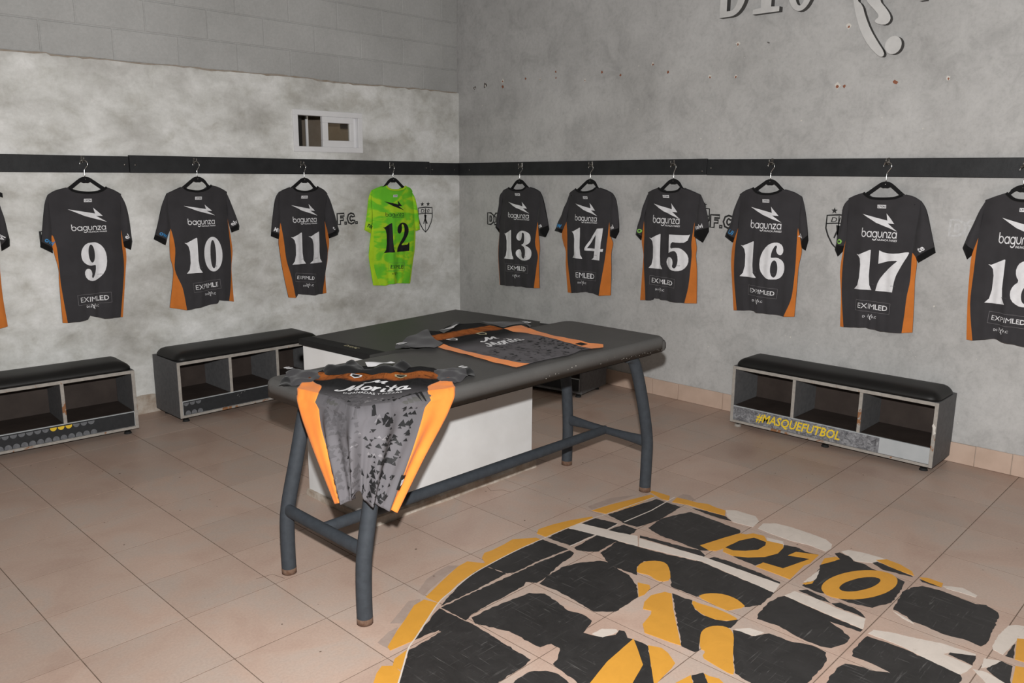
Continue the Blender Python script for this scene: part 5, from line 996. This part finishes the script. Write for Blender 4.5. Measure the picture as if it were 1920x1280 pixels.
mesh('edge_strip', [(e0[0][0], e0[0][1], 2.151*T), (e0[1][0], e0[1][1], 2.151*T), (e0[1][0], e0[1][1], 2.227*T), (e0[0][0], e0[0][1], 2.227*T)], [(0, 1, 2, 3)], M['edge_strip'], pl)
lg = fit(text2d('D10 FC', .03), -.045, .045, -.012, .012)
c = (st[1][0]*.35+st[2][0]*.65-.030, st[1][1]*.35+st[2][1]*.65)
mesh('club_logo', [(c[0]+y*.9, c[1]-x, 2.2259*T+.002) for x, y in lg[0]], lg[1], M['cream_print'], es)

# ------------------------------------------------------------------ padded treatment table
TX0, TX1, TY0, TY1, TZ0, TZ1 = 1.19*T, 6.36*T, -5.43*T, -3.61*T, 2.03*T, 2.228*T
tb = thing('treatment_table', 'padded grey vinyl treatment table on bent steel legs', 'table', ((TX0+TX1)/2, (TY0+TY1)/2, 0))
ox, oy = (TX0+TX1)/2, (TY0+TY1)/2
bm = box_bm(TX0-ox, TX1-ox, TY0-oy, TY1-oy, TZ0, TZ1)
bmesh.ops.bevel(bm, geom=[e for e in bm.edges if abs(e.verts[0].co.z-e.verts[1].co.z) > .01], offset=.055, segments=6, affect='EDGES', profile=.5)
bmesh.ops.bevel(bm, geom=[e for e in bm.edges if abs(e.verts[0].co.z-TZ1) < 1e-5 and abs(e.verts[1].co.z-TZ1) < 1e-5], offset=.022, segments=4, affect='EDGES', profile=.5)
top = bmobj('padded_top', bm, M['vinyl_top'], tb, True)
mod = top.modifiers.new('weighted', 'WEIGHTED_NORMAL')
box('under_frame', TX0-ox+.06, TX1-ox-.06, TY0-oy+.05, TY1-oy-.05, TZ0-.022, TZ0, M['black_rubber'], tb)
# split vinyl standing off the far front corner
V = []; F = []; n = 9
for i in range(n):
    an = math.radians(-80+70*i/(n-1)); bul = math.sin(math.pi*i/(n-1))
    for q, zz in enumerate((TZ1-.018, TZ1-.030, TZ0+.014, TZ0+.002)):
        r = .0552+(.004, .012, .013, .006)[q]*bul
        V.append((TX1-ox-.055+r*math.cos(an), TY0-oy+.055+r*math.sin(an), zz))
for i in range(n-1):
    for q in range(3): F.append((i*4+q, i*4+q+1, i*4+5+q, i*4+4+q))
mesh('torn_corner', V, F, M['vinyl_top'], tb, True)
def leg(pts):
    q = [(x*T-ox, y*T-oy, z*T) for x, y, z in pts]
    l = tube('leg', spline(q, 5), .0268, M['steel'], tb, 16)
    a = Vector(q[0]); b_ = Vector(q[1]); d = (b_-a).normalized()
    tube('rusty_tip', [a, a+d*.022], .0273, M['rust'], l, 16)
leg([(1.22, -5.35, 0), (1.22, -5.35, .45), (1.245, -5.35, .78), (1.36, -5.33, 1.3), (1.52, -5.30, 1.95), (1.54, -5.30, 2.03)])
leg([(1.25, -3.88, 0), (1.25, -3.88, .45), (1.275, -3.88, .78), (1.40, -3.89, 1.3), (1.56, -3.90, 1.95), (1.58, -3.90, 2.03)])
leg([(6.10, -5.32, 0), (6.11, -5.32, .45), (6.105, -5.32, .78), (6.00, -5.31, 1.25), (5.86, -5.30, 1.7), (5.74, -5.29, 1.96), (5.60, -5.28, 2.03)])
leg([(6.14, -3.83, 0), (6.15, -3.83, .45), (6.14, -3.83, .80), (6.08, -3.84, 1.3), (5.98, -3.85, 1.7), (5.88, -3.86, 1.96), (5.76, -3.87, 2.03)])
def flat_bar(name, a, b, r0, r1, m):
    """tube squashed into broad ends where it meets the legs"""
    A, B_ = Vector(a), Vector(b); n = 12; V = []; F = []; k = 14
    d = (B_-A).normalized(); up = Vector((0, 0, 1)); side_ = d.cross(up).normalized()
    for i in range(n+1):
        t = i/n; e = abs(2*t-1)**2.2; p_ = A.lerp(B_, t)
        for q in range(k):
            an = 2*math.pi*q/k; V.append(p_+up*math.sin(an)*(r0+(r1-r0)*e)+side_*math.cos(an)*(r0-(r0*.25)*e))
    for i in range(n):
        for q in range(k): F.append((i*k+q, i*k+(q+1) % k, (i+1)*k+(q+1) % k, (i+1)*k+q))
    mesh(name, V, F, m, tb, True)
flat_bar('cross_bar', (1.25*T-ox, -3.93*T-oy, .76*T), (1.25*T-ox, -5.30*T-oy, .76*T), .021, .026, M['steel'])
flat_bar('cross_bar', (6.13*T-ox, -3.88*T-oy, .73*T), (6.11*T-ox, -5.27*T-oy, .73*T), .018, .029, M['steel'])
flat_bar('long_bar', (1.27*T-ox, -4.60*T-oy, .76*T), (6.11*T-ox, -4.58*T-oy, .74*T), .0235, .021, M['steel'])

# paint flecks along the front of the pad
P = []
for k in range(26):
    P.append(fill([blob(TX1-ox-.30+.33*(k/26)**1.2-.05+rnd.uniform(-.006, .006), TZ0+.012+.004*math.sin(k), rnd.uniform(.0005, .0014), 6)]))
for k in range(10): P.append(fill([blob(rnd.uniform(.0, .5), rnd.uniform(TZ0+.01, TZ0+.04), rnd.uniform(.0008, .002), 6)]))
V, F = merge(P); mesh('paint_flecks', [(x, TY0-oy-.0006, y) for x, y in V], F, M['chip_white'], tb)['kind'] = 'stuff'

# ------------------------------------------------------------------ shirt lying flat on the table
zt = TZ1+.0015
def uvset(o, f):
    me = o.data; uvl = me.uv_layers.new(name='UVMap')
    for l in me.loops: uvl.data[l.index].uv = f(me.vertices[l.vertex_index].co)
mo = [Vector(q) for q in S2['mor']]; eu = (mo[1]-mo[0]).normalized(); ev = Vector((-eu.y, eu.x))          # ev towards the collar
if ev.dot(Vector(S2['collar'][0])-mo[0]) < 0: ev = -ev
s2o = (mo[0]+mo[1])/2
s2 = thing('match_shirt', 'printed grey, black and orange match shirt lying flat on the table', 'shirt', (s2o.x, s2o.y, zt), 0.0, 'match shirts laid on the table')
colc = sum((Vector(q) for q in S2['collar']), Vector((0, 0)))/len(S2['collar'])
vcol = (colc-s2o).dot(ev); hemc = (Vector(S2['orL'][6])+Vector(S2['orR'][8]))/2; vhem = (hemc-s2o).dot(ev)
def lay(x, y):
    return .003+.0012*math.sin(38*x+12*y)+.0008*math.sin(61*y-20*x+1)
def flat(name, loop, m, off, par, amp=1.0, label=None):
    L = [(x-s2o.x, y-s2o.y) for x, y in loop]
    V2, F2 = fill([L], .018); return mesh(name, [(x, y, lay(x, y)*amp+off) for x, y in V2], F2, m, par, True, label)
to = flat('torso', S2['torso'], M['front_fabric'], .0015, s2)
uvset(to, lambda c: (c.x*eu.x+c.y*eu.y, max(0, min(1, ((c.x*ev.x+c.y*ev.y)-vcol)/(vhem-vcol)*.94+.04))))
flat('side_panel', S2['orL'], M['bright_orange'], .0025, s2, label='orange side panel'); flat('side_panel', S2['orR'], M['bright_orange'], .0025, s2, label='orange side panel')
for a, b in (('sleeveL', 'cuffL'), ('sleeveR', 'cuffR')):
    sv = flat('sleeve', S2[a], M['grey_fabric'], .0060, s2, 1.8); flat('cuff', S2[b], M['black_fabric'], .0080, sv, 1.8)
    c = sum((Vector(q) for q in S2[b]), Vector((0, 0)))/len(S2[b])-s2o
    vf = fit(text2d('S', .03), c.x-.02, c.x+.03, c.y-.012, c.y+.02)
    mesh('sleeve_print', [(x, y, .0165+lay(x, y)*1.8) for x, y in vf[0]], vf[1], M['white_print'], sv)
co = flat('collar', S2['collar'], M['black_fabric'], .010, s2); flat('inner_tape', S2['collarw'], M['white_print'], .0125, co)
def s2surf(off): return lambda a, b: ((eu*a+ev*b).x, (eu*a+ev*b).y, lay((eu*a+ev*b).x, (eu*a+ev*b).y)+off)
wl_ = (mo[1]-mo[0]).length
MOR = script_word('Morita'); MM = script_word('M')
decal('sponsor_word', fit(MOR, -wl_/2, wl_/2, -.044, .040), s2surf(.0052), M['white_print'], s2)
decal('sponsor_initial', fit(MM, -.062, .062, .056, .115), s2surf(.0052), M['white_print'], s2)
tor2 = [(Vector(q)-s2o) for q in S2['torso']]; tor2 = [(q.dot(eu), q.dot(ev)) for q in tor2]
rg = random.Random(5)
def tri(cx, cy, r, a): return ([(cx+r*math.cos(a+2.09*k), cy+r*math.sin(a+2.09*k)) for k in range(3)], [(0, 1, 2)])
Pb, Pm = [], []
for k in range(900):
    a, b = rg.uniform(-.40, .40), rg.uniform(vhem-.05, -.03)
    if not inside(tor2, a, b) or polydist(tor2, a, b) < .012: continue
    right_ = (a+.28)/.56
    if rg.random() < max(.06, right_-.35): Pb.append(tri(a, b, rg.uniform(.005, .013), rg.choice((1.57, -.5, 2.6))))
    elif rg.random() < .45: Pm.append(tri(a, b, rg.uniform(.006, .013), rg.choice((1.57, -.5, 2.6))))
for P, m, nm in ((Pm, 'mid_print', 'triangle_print'), (Pb, 'black_print', 'triangle_print')):
    V, F = merge(P); decal(nm, (V, F), s2surf(.0026 if m == 'mid_print' else .0030), M[m], s2, None)['kind'] = 'stuff'
for key, m in (('logo1', 'white_print'), ('logo2', 'cream_print')):
    q = Vector(S2[key])-s2o; a, b = q.dot(eu), q.dot(ev)
    sh = [(a-.022, b+.026), (a+.022, b+.026), (a+.022, b-.004), (a, b-.028), (a-.022, b-.004)]
    lo = decal('chest_badge', fill([sh]), s2surf(.0034), M[m], s2); decal('badge_core', fill([[(a+(x-a)*.62, b+(y-b)*.62) for x, y in sh]]), s2surf(.0040), M['black_print'], lo)
tg = decal('hem_tag', ([(.205, vhem+.075), (.245, vhem+.075), (.245, vhem+.115), (.205, vhem+.115)], [(0, 1, 2, 3)]), s2surf(.0048), M['black_print'], s2)

# ------------------------------------------------------------------ shirt draped over the near corner of the table
ROWS = [(0.0, (1.84, -3.88, 2.262), (2.36, -4.20, 2.262), (2.74, -4.66, 2.262)),
        (.18, (1.56, -4.03, 2.255), (2.05, -4.55, 2.262), (2.64, -5.02, 2.255)),
        (.35, (1.27, -4.26, 2.25), (1.74, -4.87, 2.26), (2.45, -5.32, 2.25)),
        (.45, (1.15, -4.38, 2.17), (1.50, -5.12, 2.26), (2.36, -5.46, 2.17)),
        (.55, (1.11, -4.50, 2.02), (1.26, -5.36, 2.24), (2.24, -5.50, 2.03)),
        (.63, (1.10, -4.61, 1.87), (1.07, -5.55, 2.10), (2.12, -5.52, 1.90)),
        (.80, (1.10, -4.80, 1.60), (1.03, -5.60, 1.86), (1.86, -5.53, 1.60)),
        (1.0, (1.11, -5.06, 1.22), (1.05, -5.56, 1.42), (1.52, -5.53, 1.14))]
def rowat(t, k):
    R_ = ROWS
    for i in range(len(R_)-1):
        if R_[i][0] <= t <= R_[i+1][0] or i == len(R_)-2:
            u = (t-R_[i][0])/(R_[i+1][0]-R_[i][0]); u = max(0, min(1.0, u))
            p0, p1, p2, p3 = (Vector(R_[max(0, min(len(R_)-1, q))][k]) for q in (i-1, i, i+1, i+2))
            return .5*((2*p1)+(p2-p0)*u+(2*p0-5*p1+4*p2-p3)*u*u+(3*p1-p0-3*p2+p3)*u**3)
def raw1(s, t):
    s = max(0, min(1, s)); L, C_, R_ = rowat(t, 1), rowat(t, 2), rowat(t, 3)
    return L.lerp(C_, s*2) if s < .5 else C_.lerp(R_, s*2-1)
S1O = Vector((1.74*T, -4.87*T, TZ1))
def S1(s, t, off=0.0):
    w = .13*min(1, 4*s*(1-s)+.02)
    p_ = (raw1(s-w, t)+raw1(s+w, t)+2*raw1(s, t)+raw1(s-w*.5, t)+raw1(s+w*.5, t))/6
    h = max(0, min(1, (t-.46)/.3))
    # gathered folds in the hanging part
    n = Vector((-.55, -.75, 0)) if .25 < s < .75 else (Vector((-1, 0, 0)) if s <= .25 else Vector((0, -1, 0)))
    b = max(0, 1-abs(2*s-1)**4)
    n = (Vector((-1, 0, 0))*max(0, 1-s*1.6)+Vector((0, -1, 0))*max(0, s*1.6-.6)+Vector((-.35, -.35, 0))).normalized()
    wv = math.sin(31*s+.6)+.5*math.sin(57*s+2*t)
    p_ = p_+n*(.052*h*b*wv*(.6+.6*t))
    p_.z += .012*(1-h)*math.sin(23*s+9*t)*(.4+.6*b) + .10*h*t*t*math.exp(-((s-.47)/.06)**2)
    P3 = p_*T
    e = .006
    if P3.z < TZ1+.004:                                          # keep the cloth outside the pad
        if TX0-e < P3.x < TX1+e and TY0-e < P3.y < TY1+e:
            if P3.z > TZ1-.020: P3.z = TZ1+.004
            elif P3.x-(TX0-e) < P3.y-(TY0-e): P3.x = TX0-e
            else: P3.y = TY0-e
    return P3+(Vector((0, 0, off)) if h < .05 else n*off*h+Vector((0, 0, off*(1-h))))-S1O
s1 = thing('match_shirt', 'printed match shirt draped over the near corner of the table, hem hanging down', 'shirt', tuple(S1O), 0.0, 'match shirts laid on the table')
def sheet(name, sa, sb, ta, tb_, ns_, nt_, m, off, label=None):
    V = []; F = []; UV = []
    for i in range(nt_+1):
        t = ta+(tb_-ta)*i/nt_
        a, b = (sa(t) if callable(sa) else sa), (sb(t) if callable(sb) else sb)
        for k in range(ns_+1):
            s = a+(b-a)*k/ns_; V.append(S1(s, t, off)); UV.append((s, t))
    for i in range(nt_):
        for k in range(ns_): F.append((i*(ns_+1)+k, (i+1)*(ns_+1)+k, (i+1)*(ns_+1)+k+1, i*(ns_+1)+k+1))
    o = mesh(name, V, F, m, s1, True, label)
    uvl = o.data.uv_layers.new(name='UVMap')
    for l in o.data.loops: uvl.data[l.index].uv = (UV[l.vertex_index][0]*.55, UV[l.vertex_index][1])
    md = o.modifiers.new('cloth', 'SOLIDIFY'); md.thickness = .0016; md.offset = -1
    return o
wL = lambda t: .012+.15*max(0, min(1, (t-.24)/.13))*(1-.30*max(0, (t-.45)/.55))
wR = lambda t: 1-wL(t)
sheet('torso', lambda t: wL(t)-.01, lambda t: wR(t)+.01, 0.02, 1.0, 64, 60, M['front_fabric'], .001)
sheet('side_panel', 0.0, wL, .25, 1.0, 12, 46, M['bright_orange'], .002, 'orange side panel'); sheet('side_panel', wR, 1.0, .25, 1.0, 12, 46, M['bright_orange'], .002, 'orange side panel')
def s1surf(off): return lambda x, y: S1(x, y, off)
# x runs 0..1 across the shirt, y from collar (0) to hem (1)
def flip(vf, x0, x1, t0, t1): return [(x0+(x1-x0)*a, t1-(t1-t0)*b) for a, b in vf[0]], vf[1]
decal('sponsor_word', flip(MOR, .26, .74, .345, .425), s1surf(.0045), M['white_print'], s1, .02)
decal('sponsor_initial', flip(MM, .43, .59, .285, .335), s1surf(.0045), M['white_print'], s1, .02)
decal('tagline', flip(text2d('EMPANADAS Y PIZZAS', .0), .33, .69, .432, .450), s1surf(.0045), M['white_print'], s1, .03)
for cx, m in ((.34, 'white_print'), (.665, 'cream_print')):
    sh = [(cx-.042, .175), (cx+.042, .175), (cx+.042, .205), (cx, .232), (cx-.042, .205)]
    lo = decal('chest_badge', fill([sh]), s1surf(.0045), M[m], s1, .03)
    decal('badge_core', fill([[(cx+(x-cx)*.66, .203+(y-.203)*.6) for x, y in sh]]), s1surf(.0055), M['black_print'], lo, .03)
Pb, Pm, Pl = [], [], []
rg = random.Random(11)
for k in range(1500):
    a, b = rg.uniform(.20, .80), rg.uniform(.47, .985)
    ld = max(.02, (a-.52)*2.4+(b-.7)*.5)
    def tr1(r, ang): return ([(a+r*1.15*math.cos(ang+2.09*q), b-r*math.sin(ang+2.09*q)*.85) for q in range(3)], [(0, 1, 2)])
    if rg.random() < ld*.62: Pb.append(tr1(rg.uniform(.006, .021), rg.choice((1.57, 1.57, -.1, 2.6))))
    elif a < .50 and rg.random() < .22: Pm.append(tr1(rg.uniform(.010, .021), rg.choice((1.57, -.52, 2.6))))
    elif .44 < a < .66 and b < .80 and rg.random() < .09: Pl.append(tr1(rg.uniform(.008, .017), 1.57))
for P, m, off in ((Pm, 'mid_print', .0030), (Pl, 'light_print', .0034), (Pb, 'black_print', .0038)):
    V, F = merge(P); decal('triangle_print', (V, F), s1surf(off), M[m], s1, .02)['kind'] = 'stuff'
tg = decal('hem_tag', ([(.845, .855), (.895, .855), (.895, .905), (.845, .905)], [(0, 3, 2, 1)]), s1surf(.008), M['black_print'], s1, .03)
decal('tag_mark', fill([[(.858, .872), (.880, .866), (.882, .885), (.864, .892)]]), s1surf(.0095), M['white_print'], tg, .03)
# sleeves and neck lie on the table top
def flat1(name, key, m, h, par, label=None, amp=1.0):
    L = [(x-S1O.x, y-S1O.y) for x, y in S1P[key]]
    V2, F2 = fill([L], .014)
    return mesh(name, [(x, y, h*(.35+.65*(1-math.exp(-polydist(L, x, y)/.016)))*amp+.0045*math.sin(70*x+20*y)+.003*math.sin(90*y)) for x, y in V2], F2, m, par, True, label)
for a, b in (('slL', 'cuL'), ('slR', 'cuR')):
    sv = flat1('sleeve', a, M['grey_fabric'], .017, s1); flat1('cuff', b, M['black_fabric'], .022, sv)
    c = Vector(S1P['prL' if a == 'slL' else 'prR'])-Vector((S1O.x, S1O.y))
    vf = fit(text2d('S', .04), -.014, .014, -.018, .018)
    mesh('sleeve_print', [(c.x+x, c.y+y, .0245) for x, y in vf[0]], vf[1], M['white_print'], sv)
ck = flat1('collar', 'neck', M['black_fabric'], .034, s1); 
tl_ = [(x-S1O.x, y-S1O.y) for x, y in S1P['tape']]; V2, F2 = fill([tl_], .014)
mesh('inner_tape', [(x, y, .0365+.003*math.sin(70*x+20*y)) for x, y in V2], F2, M['white_print'], ck, True)

# ------------------------------------------------------------------ club emblem stuck on the floor, worn away along the tile joints
em = thing('floor_emblem', 'large worn round club emblem in black, yellow and white vinyl on the floor tiles', 'emblem', (0, 0, 0))
def rough_loop(L, amp, step=.010):
    out_ = []
    for i in range(len(L)):
        a = Vector(L[i]); b = Vector(L[(i+1) % len(L)]); d = (b-a).length; k = max(1, int(d/step)); nrm = Vector((-(b-a).y, (b-a).x))/max(d, 1e-6)
        for q in range(k):
            p_ = a.lerp(b, q/k)+nrm*(rg.uniform(-amp, amp) if q else 0); out_.append((p_.x, p_.y))
    return out_
_pz = [0]
def piece(name, loops, m, z):
    _pz[0] += 1; return prism(name, loops, FLAT3, .0001, z+_pz[0]*2.0e-6, M[m], em)
for L in RES: piece('glue_residue', [rough_loop(L, .001)], 'residue', .0003)
for L in BLK: piece('black_vinyl_piece', [rough_loop(L, .0028, .013)], 'black_vinyl', .0006)
for L in WHT: piece('white_vinyl_piece', [rough_loop(L, .0012)], 'white_vinyl', .0009)
for i_, L in enumerate(YEL): piece('yellow_vinyl_piece', [rough_loop(chaikin(L, 1) if i_ in (14, 15, 16, 21) else L, .0003, .03)], 'yellow_vinyl', .0012)
piece('yellow_vinyl_piece', RING, 'yellow_vinyl', .0012); piece('yellow_vinyl_piece', DEE, 'yellow_vinyl', .0012)
ap = [tuple(v)[:2] for v in spline([(a, b, 0) for a, b in ARC], 6)]
V, F = ribbon(ap, .005); mesh('white_rim_line', [(x, y, .0014) for x, y in V], F, M['white_vinyl'], em)
for sm_ in SEAMS:
    V, F = ribbon([tuple(q) for q in sm_], .006); mesh('white_seam_line', [(x, y, .0011) for x, y in V], F, M['white_vinyl'], em)

# ------------------------------------------------------------------ raised letters and kicking figure high on the right wall
def letter(label, loops, s, z, name='wall_letter', d=.04, cat='letter'):
    t = thing(name, label, cat, *wall_root('R', s, z), 'raised metal letters on the right wall')
    prism('letter_side', loops, WALL3, .0, d, M['letter_side'], t)
    V2, F2 = fill(loops); mesh('letter_face', [(x, -(d+.0006), y) for x, y in V2], F2, M['letter_face'], t)
    return t
lh = .26
def dee(w, h):
    o_ = [(0, 0)]+arcp(w*.42, h/2, w*.58, h/2, -90, 90, 16)+[(0, h)]; i_ = [(w*.27, h*.12)]+arcp(w*.42, h/2, w*.30, h*.38, -90, 90, 14)+[(w*.27, h*.88)]
    return [o_, i_[::-1]]
letter('raised grey letter D at the top of the right wall', dee(.165, lh), 1.166, 2.353)
letter('raised grey digit one at the top of the right wall', [[(0, 0), (.160, 0), (.160, .026), (.110, .030), (.110, lh), (.060, lh), (0, lh-.05), (.010, lh-.07), (.048, lh-.05), (.048, .030), (0, .026)]], 1.377, 2.347)
letter('raised grey digit zero at the top of the right wall', [ell(.072, lh/2, .074, lh/2, 30), ell(.072, lh/2, .034, lh/2-.028, 26)], 1.583, 2.333)
letter('raised grey letter F cut off by the top edge of the photo', [[(0, 0), (.030, 0), (.030, .11), (.10, .11), (.10, .14), (.030, .14), (.030, .22), (.13, .22), (.13, .25), (0, .25)]], 2.278, 2.306)
eb = thing('wall_emblem', 'raised grey kicking figure emblem with ball on the right wall', 'emblem', *wall_root('R', 0, 0))
def relief(name, L, d=.035):
    o = prism(name, [L], WALL3, 0, d, M['letter_side'], eb); V2, F2 = fill([L]); mesh('relief_face', [(x, -(d+.0006), y) for x, y in V2], F2, M['letter_face'], o)
l1 = [tuple(q) for q in LIMB1]; l2 = [tuple(q) for q in LIMB2]
relief('standing_leg', chaikin([(l1[-1][0]+.02, l1[-1][1]+.14), (l1[0][0]-.02, l1[0][1]+.14)]+l1, 1))
relief('kicking_leg', chaikin([(l2[-1][0]-.02, l2[-1][1]+.12), (l2[0][0]-.05, l2[0][1]+.12)]+l2, 1))
relief('ball', ell(2.171, 2.108, .041, .044, 28), .04)
